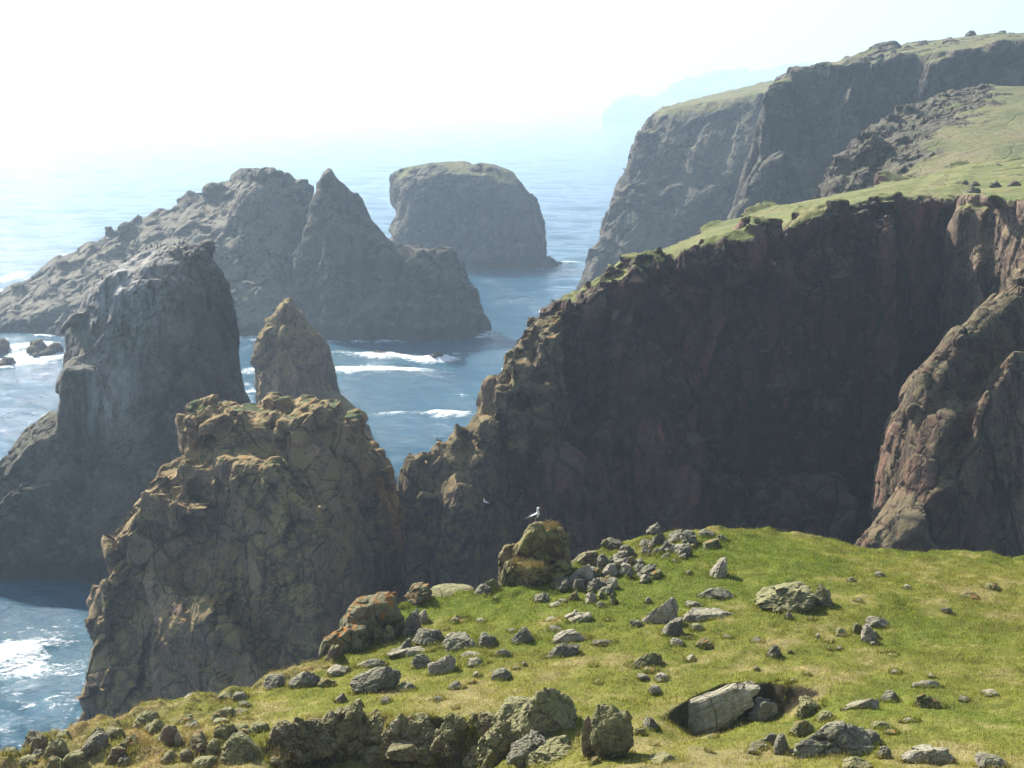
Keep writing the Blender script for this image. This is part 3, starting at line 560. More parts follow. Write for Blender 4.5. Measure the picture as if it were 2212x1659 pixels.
def hit(px, py, f=None):
    Yc = np.linspace(20, 80, 900); d = P(px, py, 1.0); z = d[2] * Yc; g = (f or zbase)(d[0] * Yc, Yc)
    below = np.nonzero(z < g)[0]; Y = Yc[below[0]] if len(below) else 60.0
    return np.array([d[0] * Y, Y, d[2] * Y])
HOL = np.array([hit(x, y) for x, y in [(1405, 1555), (1450, 1532), (1500, 1503), (1560, 1478), (1600, 1471), (1660, 1475), (1720, 1484), (1760, 1492), (1810, 1500)]])
SCA = np.array([hit(x, y) for x, y in [(-400, 1700), (0, 1668), (200, 1625), (400, 1606), (560, 1598), (640, 1566), (700, 1552), (760, 1545), (860, 1552), (920, 1548), (1000, 1550), (1060, 1556), (1130, 1566)]])
def yedge(X): return np.interp(X, EP[:, 0], EP[:, 1])
def ground(X, Y, detail=True):
    X = np.asarray(X, float).ravel(); Y = np.asarray(Y, float).ravel()
    z = zbase(X, Y)
    Q = np.stack([X, Y, np.zeros_like(X)], 1)
    ye = yedge(X)
    nn = fbm(Q / 1.7, 4, 55) if detail else 0 * X
    e = Y - ye + .35 * nn
    z = z - np.where(e > 0, 2.6 * np.sqrt(e * e + .15) - 2.6 * .387, 0) * 1.0
    u = (X - HOL[0, 0]) / (HOL[-1, 0] - HOL[0, 0]); yl = np.interp(X, HOL[:, 0], HOL[:, 1]) + .3 * nn
    dd = yl - Y; amt = sstep(.0, .35, u) * (1 - sstep(.62, 1.02, u + .05 * nn))
    z = z - 1.2 * amt * sstep(0, .35, dd) * (1 - sstep(1.0, 4.6, dd))
    yl = np.interp(X, SCA[:, 0], SCA[:, 1]) + .16 * nn; dd = yl - Y
    yl = yl + .5 * fbm(Q / .9, 3, 58); dd = yl - Y; am = (1 - sstep(SCA[-3, 0] - .8, SCA[-1, 0] + 2.4, X + .4 * nn)) * (.22 + .78 * sstep(SCA[4, 0], SCA[6, 0], X))
    z = z - 1.3 * am * sstep(0, .8, dd) - am * np.clip(dd, 0, 6) * .12
    # lumpy knoll right of the bank
    c = hit(1190, 1590); kn = np.exp(-(((X - c[0]) / 1.35) ** 2 + ((Y - c[1]) / 1.5) ** 2)) * (1 + .5 * nn)
    z = z + .45 * kn
    if detail:
        z = z + .16 * fbm(Q / 2.3, 4, 60) + .08 * fbm(Q / .6, 4, 61) + .10 * kn * fbm(Q / .35, 3, 62)
        le = sstep(-3.5, -.2, Y - ye) * .22 + .28 * (1 - sstep(-11, -6, X))
        z = z + le * fbm(Q / .8, 4, 63)
    return z
def turf_colour(X, Y):
    Q = np.stack([X, Y, np.zeros_like(X)], 1)
    a = fbm(Q / 5.0, 4, 70); b = fbm(Q / 1.3, 4, 71); c = fbm(Q / .4, 3, 72)
    G1 = np.array([.125, .155, .022]); G2 = np.array([.215, .20, .045]); T1 = np.array([.24, .205, .085]); T2 = np.array([.28, .20, .09])
    d = P(1, 1, 1) * 0
    px, py = pxof(np.stack([X, Y, zbase(X, Y)], 1))
    lush = np.exp(-(((px - 1250) / 420) ** 2 + ((py - 1290) / 70) ** 2)) + .7 * np.exp(-(((px - 1850) / 420) ** 2 + ((py - 1190) / 40) ** 2))
    dry = .6 * np.exp(-(((px - 2150) / 350) ** 2 + ((py - 1300) / 60) ** 2)) + .9 * (1 - sstep(300, 640, px)) + .25 * sstep(1450, 1600, py)
    f = np.clip(.5 - .7 * lush + .4 * dry + .8 * a + .45 * b, 0, 1)[:, None]
    col = G1 * (1 - f) + G2 * f
    t = sstep(.35, .95, f[:, 0] * .6 + .7 * b + .4 * c + .25 * dry)[:, None]
    col = col * (1 - t) + T1 * t
    t2 = sstep(.3, .6, (1 - sstep(200, 620, px)) * .45 + .7 * b + .35 * c - .12)[:, None] * .8
    col = col * (1 - t2) + T2 * t2
    return col * (1.08 + .3 * c + .18 * b)[:, None]
def build_ground():
    u = np.linspace(-.52, .52, 760); v = np.geomspace(26, 96, 760)
    U, V = np.meshgrid(u, v); X = (U * V).ravel(); Y = V.ravel(); Z = ground(X, Y)
    # wide coarse margin round the detailed sheet
    idx = np.arange(760 * 760).reshape(760, 760)
    F = np.stack([idx[:-1, :-1].ravel(), idx[:-1, 1:].ravel(), idx[1:, 1:].ravel(), idx[1:, :-1].ravel()], 1)
    me = mesh_np('ground', np.stack([X, Y, np.maximum(Z, -63)], 1), F); smooth(me)
    col = turf_colour(X, Y); e = Y - yedge(X)
    no = get_no(me); st = 1 - sstep(.55, .8, no[:, 2])
    attr(me, 'bare', np.clip(np.maximum(st, sstep(.1, .8, e)), 0, 1)); cattr(me, 'turf', np.clip(col, 0, 1))
    link('ground', me, m_ground, kind='structure')
    # the hillside the photographer stands on, either side and behind
    u = np.linspace(-90, 90, 121); v = np.linspace(-40, 27, 60); U, V = np.meshgrid(u, v); X = U.ravel(); Y = V.ravel()
    Z = ground(X, Y, False) - .02; Z = np.where(np.abs(X) > 30, Z - (np.abs(X) - 30) * .3 * np.where(X < 0, 1.2, .1), Z)
    idx = np.arange(121 * 60).reshape(60, 121)
    F = np.stack([idx[:-1, :-1].ravel(), idx[:-1, 1:].ravel(), idx[1:, 1:].ravel(), idx[1:, :-1].ravel()], 1)
    me = mesh_np('hill', np.stack([X, Y, Z], 1), F); smooth(me); cattr(me, 'turf', turf_colour(X, Y)); attr(me, 'bare', X * 0)
    link('hill', me, m_ground, kind='structure')
m_ground, nt = nmat('turf'); k = N(nt)
tc = k.n('ShaderNodeNewGeometry').outputs['Position']
tcol = k.at('turf').outputs['Color']
tcol = k.mix(1.0, tcol, k.ramp(k.noise(tc, 14, 5, .8), [(.3, .5), (.7, 1.3)]), 'MULTIPLY')
soil = k.mix(k.ramp(k.noise(tc, 3.0, 8, .75), [(.4, 0.), (.6, 1.)]), (.042, .034, .02), (.085, .072, .045))
bn = k.math('ADD', k.at('bare').outputs['Fac'], k.math('MULTIPLY', k.math('SUBTRACT', k.noise(tc, 2.2, 6, .7), .5), 1.1))
gcol = k.mix(k.ramp(bn, [(.45, 0.), (.62, 1.)]), tcol, soil)
bs = k.n('ShaderNodeBsdfPrincipled'); k.l(gcol, bs.inputs['Base Color']); bs.inputs['Roughness'].default_value = .95; bs.inputs['Specular IOR Level'].default_value = .1
bp = k.n('ShaderNodeBump'); bp.inputs['Distance'].default_value = .08; k.l(k.noise(tc, 9, 8, .75), bp.inputs['Height']); k.l(bp.outputs[0], bs.inputs['Normal'])
k.l(bs.outputs[0], k.n('ShaderNodeOutputMaterial').inputs[0])
build_ground(); print('ground', round(time.time() - T0, 1))

# grass blades: real short turf
m_blade, nt = nmat('grass_blade'); k = N(nt)
c = k.at('bc').outputs['Color']; df = k.n('ShaderNodeBsdfDiffuse'); tr = k.n('ShaderNodeBsdfTranslucent'); k.l(c, df.inputs[0])
k.l(k.mix(1.0, c, (1.0, 1.1, .6), 'MULTIPLY'), tr.inputs[0]); mx = k.n('ShaderNodeMixShader'); mx.inputs[0].default_value = .5; k.l(df.outputs[0], mx.inputs[1]); k.l(tr.outputs[0], mx.inputs[2])
k.l(mx.outputs[0], k.n('ShaderNodeOutputMaterial').inputs[0])
def build_grass(n=430000):
    r = np.random.default_rng(5)
    u = r.uniform(-.37, .37, n); v = 30 + 37 * np.sqrt(r.uniform(0, 1, n)); X = u * v; Y = v
    ye = yedge(X); keep = (Y < ye + .25)
    X, Y = X[keep], Y[keep]
    Z = ground(X, Y); Zx = ground(X + .12, Y); Zy = ground(X, Y + .12); sl = np.hypot(Zx - Z, Zy - Z) / .12
    keep = sl < 1.7; X, Y, Z = X[keep], Y[keep], Z[keep]; n = len(X)
    Q = np.stack([X, Y, np.zeros(n)], 1)
    tuft = fbm(Q / .35, 3, 80) + .5 * fbm(Q / 1.6, 2, 81); h = (.03 + .06 * np.clip(tuft + .3, 0, 1) + .03 * r.random(n)) * 1.0
    col = turf_colour(X, Y) * r.uniform(.7, 1.45, n)[:, None]
    dryb = r.random(n) < .10; col[dryb] = np.array([.38, .31, .14]) * r.uniform(.7, 1.2, (dryb.sum(), 1)); h[dryb] *= 1.3
    a = r.uniform(0, 2 * np.pi, n); w_ = r.uniform(.008, .018, n); ln = r.uniform(-.5, .5, (n, 2)) * h[:, None]
    b0 = np.stack([X + np.cos(a) * w_, Y + np.sin(a) * w_, Z - .015], 1); b1 = np.stack([X - np.cos(a) * w_, Y - np.sin(a) * w_, Z - .015], 1)
    t = np.stack([X + ln[:, 0] + .02, Y + ln[:, 1], Z + h], 1)
    V = np.stack([b0, b1, t], 1).reshape(-1, 3); F = np.arange(3 * n).reshape(-1, 3)
    me = mesh_np('grass', V, F); cattr(me, 'bc', np.clip(np.repeat(col, 3, 0), 0, 1))
    link('grass', me, m_blade, kind='stuff', label='short sunlit green and straw coloured turf')
build_grass(); print('grass', round(time.time() - T0, 1))

# dry seed heads of sea thrift: stalk and round head each
def thrift_at(name, pts, r, col=(.42, .31, .16)):
    n = len(pts); h = r.uniform(.05, .15, n); s = r.uniform(.010, .02, n)
    top = pts + np.stack([r.normal(0, .02, n), r.normal(0, .02, n), h], 1)
    oc = np.array([[1, 0, 0], [-1, 0, 0], [0, 1, 0], [0, -1, 0], [0, 0, 1], [0, 0, -1]], float)
    of = np.array([[0, 2, 4], [2, 1, 4], [1, 3, 4], [3, 0, 4], [2, 0, 5], [1, 2, 5], [3, 1, 5], [0, 3, 5]])
    V = (top[:, None, :] + oc[None] * s[:, None, None]).reshape(-1, 3); F = (of[None] + 6 * np.arange(n)[:, None, None]).reshape(-1, 3)
    b = len(V); SV = np.stack([pts + [.004, 0, -.02], pts - [.004, 0, .02], top], 1).reshape(-1, 3); SF = b + np.arange(3 * n).reshape(-1, 3)
    cc = np.array(col) * r.uniform(.6, 1.35, (n, 1)) * (1 + r.normal(0, .07, (n, 3)))
    me = mesh_np(name, np.concatenate([V, SV]), np.concatenate([F, SF])); cattr(me, 'bc', np.clip(np.concatenate([np.repeat(cc, 6, 0), np.repeat(cc * .6, 3, 0)]), 0, 1))
    return me
TH = []
r = np.random.default_rng(15)
for _ in range(1):
    n = 150000; v = r.uniform(31, 66, n); X = r.uniform(-.37, .37, n) * v; Y = v; ye = yedge(X)
    px, py = pxof(np.stack([X, Y, zbase(X, Y)], 1)); Q = np.stack([X, Y, 0 * X], 1)
    dens = .85 * sstep(-1.6, -.2, Y - ye) * (1 - sstep(1250, 1500, px) * .75) + .95 * (1 - sstep(350, 700, px)) + .35 * np.exp(-(((px - 2150) / 300) ** 2 + ((py - 1330) / 70) ** 2)) + .35 * np.exp(-(((px - 1000) / 260) ** 2 + ((py - 1400) / 60) ** 2)) + .17
    dens *= sstep(-.2, .35, fbm(Q / .8, 4, 91))
    kp = (r.random(n) < dens) & (Y < ye + .15); X, Y = X[kp], Y[kp]; TH.append(np.stack([X, Y, ground(X, Y)], 1))

# ------------------------------------------------------------------ boulders
def bm_mat(name, cols, lic, orange, S, lichen, seed, bump=.6, green=0.):
    return rock_mat(name, cols, lichen=lichen, lic=lic, S=S, orange=orange, seed=seed, upl=1.6, bump=bump, foot=False)
MR = {'grey': rock_mat('boulder_grey', [(.16, .14, .115), (.28, .25, .21), (.42, .385, .33), (.075, .068, .056)], lichen=(.17, .165, .10), lic=.5, S=3.6, seed=3, upl=1.2, foot=False),
      'pale': rock_mat('boulder_pale', [(.24, .205, .165), (.38, .34, .28), (.5, .46, .40), (.11, .095, .075)], lichen=(.24, .22, .14), lic=.35, S=3.6, seed=5, upl=1.2, foot=False),
      'mossy': rock_mat('boulder_mossy', [(.13, .115, .085), (.20, .175, .13), (.28, .25, .19), (.09, .08, .055)], lichen=(.2, .19, .08), lic=.75, S=5, seed=7, upl=1.8, foot=False),
      'brown': rock_mat('boulder_brown', [(.14, .09, .072), (.21, .14, .112), (.29, .195, .158), (.15, .11, .088)], lichen=(.18, .17, .08), lic=.25, S=4, seed=9, upl=2.2, foot=False, orange=.1),
      'orange': rock_mat('boulder_orange', [(.10, .085, .065), (.15, .125, .095), (.2, .165, .12), (.10, .095, .07)], lichen=(.15, .15, .075), lic=.7, S=3, seed=13, upl=2.0, foot=False, orange=.75),
      'ochre': rock_mat('boulder_ochre', [(.10, .085, .06), (.15, .125, .09), (.2, .165, .12), (.10, .10, .07)], lichen=(.16, .155, .06), lic=.8, S=3, seed=15, upl=2.0, foot=False, orange=.35)}
MR['gullrock'] = rock_mat('outcrop_rock', [(.12, .08, .055), (.17, .115, .08), (.22, .155, .11), (.12, .09, .065)], lichen=(.17, .16, .055), lic=.5, S=3, seed=19, upl=2.6, foot=False, orange=.15)
_ico = {}
def ico(n):
    if n not in _ico:
        b = bmesh.new(); bmesh.ops.create_icosphere(b, subdivisions=n, radius=1); b.verts.ensure_lookup_table()
        _ico[n] = (np.array([v.co[:] for v in b.verts]), np.array([[v.index for v in f.verts] for f in b.faces])); b.free()
    return _ico[n]
def stone_pts(seed, dims, sub=4, npl=8, p=26, rough=.05, tilt=0.0, shape=None):
    r = np.random.default_rng(seed); V, F = ico(sub)
    nrm = r.normal(size=(npl, 3)); nrm[:, 2] = np.abs(nrm[:, 2]) * .8; nrm /= np.linalg.norm(nrm, axis=1)[:, None]; dist = r.uniform(.5, .9, npl)
    nrm = np.concatenate([nrm, [[r.normal() * .3, r.normal() * .3, 1], [0, -1, r.uniform(0, .5)], [1, 0, r.uniform(-.1, .6)], [-1, 0, r.uniform(-.1, .6)]]]); dist = np.r_[dist, r.uniform(.6, .9, 4)]
    nrm /= np.linalg.norm(nrm, axis=1)[:, None]
    q = np.clip(V @ nrm.T / dist, 0, None); rad = (((q ** p).sum(1)) + 1.0) ** (-1 / p)
    Q = V * rad[:, None]
    off = r.uniform(0, 100, 3)
    W = Q * np.array(dims) / max(dims); W = W + .12 * np.stack([fbm(W * 2 + off, 2, seed), fbm(W * 2 + off + 9, 2, seed), fbm(W * 2 + off + 19, 2, seed)], 1)
    d1, d2, rr, vv = worley(W * r.uniform(1.2, 2.0) + off, seed); c1 = 1 - sstep(0, .08, d2 - d1)
    ka = .4 if p < 13 else 1.0
    Q = Q * (1 + ka * (.22 * (rr[:, :1] - .5) + .25 * (vv * (rr - .5)).sum(1)[:, None] - .09 * c1[:, None]))
    d1, d2, rr, vv = worley(W * 4.5 + off, seed + 3); c2 = 1 - sstep(0, .1, d2 - d1)
    Q = Q * (1 + .09 * (rr[:, :1] - .5) - .03 * c2[:, None])
    Q = Q * (1 + rough * 2.2 * fbm(W * 4 + off, 4, seed) + rough * 1.3 * fbm(W * 14 + off, 3, seed))[:, None]
    zz = Q[:, 2] * .5 + .5; nar = r.uniform(.15, .5) if npl > 6 else .08
    nar *= ka
    if tilt: nar = max(nar, min(abs(tilt) * 1.2, .6))
    Q[:, 0] = Q[:, 0] * (1 - nar * zz) - tilt * 1.5 * zz; Q[:, 1] = Q[:, 1] * (1 - nar * .6 * zz)
    Q -= (Q.max(0) + Q.min(0)) / 2; Q /= (Q.max(0) - Q.min(0)) / 2
    return Q * np.array(dims) / 2, F, np.maximum(c1, c2 * .5)
ROCKS = []
def stone(px, py, w_, h_, kind, label=None, tilt=0., dep=1.0, sink=.42, seed=None, D=None, group=None, p=26, npl=9, cat='boulder', name='boulder'):
    """px centre, py foot of the stone, size in photo units"""
    seed = seed if seed is not None else int(px * 7 + py * 3) % 9973
    b = hit(px, py, lambda a, c: ground(a, c, False)) if D is None else P(px, py, D)
    if D is None: b[1] = min(b[1], float(yedge(b[0])) - .1)
    ds = np.linalg.norm(b) / FPX; W = w_ * ds; D_ = max(W * dep, .05); Hh = h_ * ds * 1.0
    Hh = max(Hh - D_ * .18, Hh * .6) / (1 - sink)
    sub = 5 if w_ > 55 else 4 if w_ > 22 else 3
    Q, F, cr = stone_pts(seed, (W, D_, Hh), sub, tilt=tilt, p=p, npl=npl)
    cz = Hh / 2 - sink * Hh
    cen = np.array([b[0], b[1] + D_ * .45, b[2] + cz])
    if D is None: cen[2] = ground(cen[:1], cen[1:2], False)[0] * .35 + b[2] * .65 + cz
    me = mesh_np(name, Q, F); attr(me, 'crack', cr * .6); attr(me, 'cell', np.full(len(Q), .5) + .3 * (np.random.default_rng(seed).random() - .5)); attr(me, 'grass', np.zeros(len(Q)))
    smooth(me, False)
    kw = dict(label=label, category=cat) if label else {}
    if group: kw['group'] = group
    o = link(name, me, MR[kind], **kw); o.location = cen; ROCKS.append((cen, W, D_))
    return o
def c5(X, Y): return 1106 + X * .5, 1039.6 + Y * .5
def c6(X, Y): return 619.4 + X * .32, 1061.8 + Y * .32
def cb1(X, Y): return X * .28, 1415.7 + Y * .28
def cb2(X, Y): return 530.9 + X * .28, 1415.7 + Y * .28
def cb3(X, Y): return 1106 + X * .3, 1415.7 + Y * .3
def S(cf, X, Y, W, H, kind, label, **kw):
    x, y = cf(X, Y); s = {c5: .5, c6: .32, cb1: .28, cb2: .28, cb3: .3}[cf]
    return stone(x, y, W * s, H * s, kind, label, **kw)
# right-hand slope
S(c5, 1190, 572, 250, 140, 'mossy', 'largest block on the slope, square and mossy with a pale left face', p=30, npl=5, tilt=-.1, sink=.12)
S(c5, 1345, 545, 90, 105, 'mossy', 'lumpy grey-green stone against the right end of the square mossy block')
S(c5, 1203, 606, 46, 48, 'grey', 'small dark stone just below the square mossy block')
S(c5, 1480, 660, 80, 70, 'pale', 'rounded pale stone with dark left side, middle of the right-hand slope') if False else None
S(c5, 1550, 692, 75, 80, 'pale', 'upright pale stone in the cluster on the middle of the right slope', p=14)
S(c5, 1495, 660, 50, 50, 'ochre', 'brown stone behind the upright pale stone on the right slope')
S(c5, 1590, 625, 100, 38, 'grey', 'flat grey stone with a dark tip, behind the upright pale stone')
S(c5, 1430, 668, 62, 36, 'mossy', 'small mossy stone left of the upright pale stone cluster')
S(c5, 1880, 575, 52, 34, 'grey', 'small grey stone above the tan patch at far right')
S(c5, 2085, 470, 70, 38, 'ochre', 'dark brown stone near the right edge of the photo')
S(c5, 1985, 505, 85, 28, 'ochre', 'low tan rock left of the dark brown stone near the right edge')
S(c5, 1712, 470, 40, 24, 'pale', 'pale pebble on the upper right slope')
S(c5, 1470, 436, 45, 26, 'grey', 'grey stone half sunk on the green bank right of the mossy block')
S(c5, 1500, 532, 42, 26, 'grey', 'stone below the green bank, right of the mossy block')
S(c5, 1133, 757, 64, 50, 'grey', 'round grey stone alone on the open turf below the mossy block')
S(c5, 1062, 706, 64, 32, 'grey', 'low stone between the round grey stone and the speckled slabs')
S(c5, 1322, 682, 28, 26, 'pale', 'tiny pale stone alone on the open turf right of centre')
S(c5, 835, 722, 80, 46, 'ochre', 'ochre-topped stone below the long speckled slab')
S(c5, 712, 726, 76, 52, 'pale', 'pale lumpy stone left of the ochre-topped stone')
S(c5, 930, 687, 50, 22, 'grey', 'thin flat stone above the ochre-topped stone')
S(c5, 800, 650, 64, 36, 'mossy', 'mossy stone under the long speckled slab')
S(c5, 690, 678, 105, 92, 'grey', 'jagged dark grey stone left of and below the long speckled slab', tilt=-.4)
S(c5, 860, 605, 250, 52, 'pale', 'long flat speckled slab in the middle of the slope', dep=.5, tilt=.08)
S(c5, 790, 556, 90, 44, 'grey', 'dark jagged stone on the back of the long speckled slab')
S(c5, 635, 618, 185, 130, 'pale', 'big leaning speckled slab with its point to the upper right', tilt=-.55, dep=.5)
S(c5, 540, 642, 70, 50, 'grey', 'dark foot stone at the lower left of the leaning slab')
S(c5, 885, 505, 165, 46, 'grey', 'row of low jagged rock just above the long speckled slab', dep=.5)
S(c5, 588, 525, 36, 30, 'grey', 'small round stone above the leaning speckled slab')
S(c5, 890, 415, 92, 92, 'pale', 'pale speckled stone upright on the upper slope', tilt=-.5)
S(c5, 760, 408, 44, 30, 'grey', 'small grey stone left of the upright speckled stone')
S(c5, 775, 280, 85, 72, 'grey', 'square grey block on the crest of the slope', p=30, npl=6)
S(c5, 845, 250, 78, 45, 'grey', 'dark block touching the square block on the crest')
S(c5, 855, 292, 96, 52, 'ochre', 'tilted stone with a pale pink face on the crest', tilt=-.4)
S(c5, 912, 268, 58, 42, 'grey', 'dark stone right of the pale pink face on the crest')
S(c5, 632, 272, 72, 52, 'grey', 'dark pointed stone left of the square crest block', tilt=-.4)
S(c5, 670, 306, 60, 54, 'grey', 'dark stone between the pointed stone and the square crest block')
S(c5, 500, 326, 78, 56, 'grey', 'dark squarish stone in the stone run below the crest', p=28)
S(c5, 435, 290, 84, 52, 'grey', 'grey stone at the skyline right of the gull rock')
S(c5, 398, 246, 36, 26, 'ochre', 'small round orange-brown stone on the skyline right of the gull rock')
S(c5, 320, 362, 145, 78, 'brown', 'large brown rounded rock just right of the gull rock', tilt=-.3)
S(c5, 400, 382, 64, 72, 'grey', 'cube-like dark stone in the stone run', p=30, npl=5)
S(c5, 296, 440, 150, 78, 'pale', 'long pale tilted slab under the brown rounded rock', tilt=-.4, dep=.5)
S(c5, 232, 474, 62, 52, 'grey', 'small blue-grey block at the foot of the gull rock', p=28)
S(c5, 366, 474, 84, 60, 'grey', 'dark split block below the long pale tilted slab', p=26)
S(c5, 300, 470, 60, 52, 'pale', 'pale block between the blue-grey block and the split block')
S(c5, 505, 412, 28, 46, 'grey', 'small upright stone in the stone run')
S(c5, 552, 390, 60, 34, 'grey', 'flat-topped stone in the middle of the stone run')
S(c5, 610, 330, 56, 30, 'grey', 'low stone above the flat-topped stone in the stone run')
S(c5, 660, 345, 70, 40, 'grey', 'broken slab right of the middle of the stone run', tilt=-.3)
S(c5, 730, 318, 60, 32, 'pale', 'pale broken stone at the right end of the stone run')
S(c5, 460, 368, 70, 40, 'pale', 'pale stone right of the cube-like dark stone')
S(c5, 130, 520, 76, 42, 'grey', 'grey stone in the turf below the gull rock')
S(c5, 190, 545, 66, 24, 'pale', 'flat pale stone below the grey stone under the gull rock')
S(c5, 440, 530, 40, 50, 'ochre', 'ochre pointed stone in the turf below the stone run')
S(c5, 385, 510, 46, 40, 'mossy', 'mossy stone below the dark split block')
S(c5, 280, 622, 130, 66, 'pale', 'pale-topped hump in the green hollow below the stone run', tilt=-.25)
S(c5, 168, 612, 68, 22, 'pale', 'thin pale stone left of the pale-topped hump')
S(c5, 50, 708, 112, 82, 'grey', 'dark double-humped round boulder left of the speckled hump', p=9)
S(c5, 250, 700, 190, 62, 'pale', 'long whitish ridge of rock, upper half, at left centre of the slope', tilt=-.2, dep=.5)
S(c5, 210, 762, 165, 66, 'grey', 'long dark ridge of rock, lower half, below the whitish ridge', tilt=-.3, dep=.5)
S(c5, 190, 655, 80, 32, 'grey', 'grey stone just above the whitish ridge')
S(c5, 400, 712, 120, 26, 'grey', 'low dark rib right of the whitish ridge', dep=.4)
S(c5, 570, 810, 165, 78, 'mossy', 'mossy jagged outcrop in the middle of the turf', tilt=-.4, dep=.5)
S(c5, 600, 830, 68, 26, 'ochre', 'flat ochre stone below the mossy jagged outcrop')
S(c5, 650, 862, 64, 36, 'pale', 'white-topped stone below the flat ochre stone')
S(c5, 620, 912, 56, 34, 'pale', 'white-topped stone nearest the pale slab in the hollow')
S(c5, 770, 774, 50, 26, 'pale', 'thin leaning pale stone in the open turf', tilt=-.5)
S(c5, 350, 812, 44, 16, 'ochre', 'tiny tan stone in the turf above the knoll')
S(c5, 1510, 985, 155, 50, 'pale', 'long pale rib of rock in the lower right turf', dep=.35, tilt=-.3)
S(c5, 1640, 948, 80, 40, 'grey', 'small grey hump right of the long pale rib')
S(c5, 1800, 890, 130, 28, 'pale', 'low pale rib above the orange-tipped outcrop', dep=.35)
S(c5, 1815, 985, 145, 66, 'ochre', 'orange-tipped lumpy outcrop at lower right', dep=.5)
S(c5, 1720, 1050, 90, 28, 'pale', 'small pale slab below the orange-tipped outcrop', dep=.5)
S(c5, 1360, 1045, 86, 54, 'mossy', 'dark mossy lump at the right rim of the turf hollow')
S(c5, 1960, 950, 50, 20, 'grey', 'tiny grey stone right of the orange-tipped outcrop')
S(c5, 2070, 925, 70, 20, 'pale', 'faint pale stone near the lower right edge')
S(c5, 1815, 852, 34, 20, 'pale', 'tiny white stone above the low pale rib')
S(c5, 1660, 832, 50, 14, 'grey', 'sliver of grey stone in the upper lower-right turf')
# big pale outcrop bottom right, several stones
S(c5, 1400, 1190, 360, 150, 'grey', 'large lichened grey outcrop at the bottom right of centre', tilt=-.12, dep=.6)
S(c5, 1170, 1175, 74, 82, 'grey', 'mossy grey stone at the left end of the large lichened outcrop', p=9)
S(c5, 1560, 1150, 110, 74, 'grey', 'rounded grey stone at the right end of the large lichened outcrop', p=9)
S(c5, 1612, 1196, 60, 52, 'grey', 'small grey block right of the large lichened outcrop')
S(c5, 1610, 1085, 95, 50, 'mossy', 'mossy lump above the small grey block, lower right')
S(c5, 1800, 1210, 230, 66, 'pale', 'long whitish low outcrop at the bottom right', dep=.45, tilt=-.15)
S(c5, 2090, 1235, 130, 50, 'grey', 'grey outcrop at the bottom right corner')
S(c5, 1500, 1240, 130, 50, 'mossy', 'mossy rock on the bottom edge below the lichened outcrop')
# hollow with its pale slab
_yh = lambda px: float(np.interp(P(px, 1500, HOL[2, 1])[0], HOL[:, 0], HOL[:, 1]))
stone(1500, 1618, 275, 146, 'pale', 'great pale slab leaning in the turf hollow', tilt=-1.0, dep=.25, sink=.05, p=34, npl=6, D=_yh(1505) - .7, seed=17)
stone(1655, 1606, 92, 100, 'pale', 'smaller pale slab beside the great slab in the hollow', tilt=-.2, dep=.5, sink=.1, p=30, npl=6, D=_yh(1655) - .6, seed=14)
S(cb3, 1010, 560, 150, 130, 'grey', 'weathered stone at the left tip of the great slab')
S(cb3, 1790, 680, 150, 66, 'brown', 'reddish flat stone in the mouth of the hollow', p=26, npl=6)
S(cb3, 1870, 640, 110, 90, 'grey', 'grey stone behind the reddish flat stone in the hollow')
S(cb3, 720, 750, 320, 410, 'mossy', 'big rounded boulder with a green cap above the bottom edge', p=10, sink=.1, dep=.8)
S(cb3, 560, 745, 120, 330, 'brown', 'tall brown slab against the left of the green-capped boulder', p=24, tilt=.15, sink=.1, dep=.9)
S(cb3, 600, 805, 80, 90, 'ochre', 'pale orange splinter at the foot of the green-capped boulder')
S(cb3, 920, 600, 110, 90, 'mossy', 'mossy stone right of the green-capped boulder')
S(cb3, 1030, 670, 70, 44, 'grey', 'small round stone right of the green-capped boulder')
S(cb3, 250, 600, 480, 400, 'mossy', 'broad lichened rock face left of the green-capped boulder', dep=.8, sink=.35, p=10)
S(cb3, 20, 480, 340, 200, 'mossy', 'low lichened hump at the left of the broad rock face', p=10)
S(cb3, 260, 790, 420, 190, 'mossy', 'mossy rock on the bottom edge under the broad lichened face')
S(cb3, 1100, 800, 260, 80, 'mossy', 'mossy hump on the bottom edge right of the green-capped boulder')
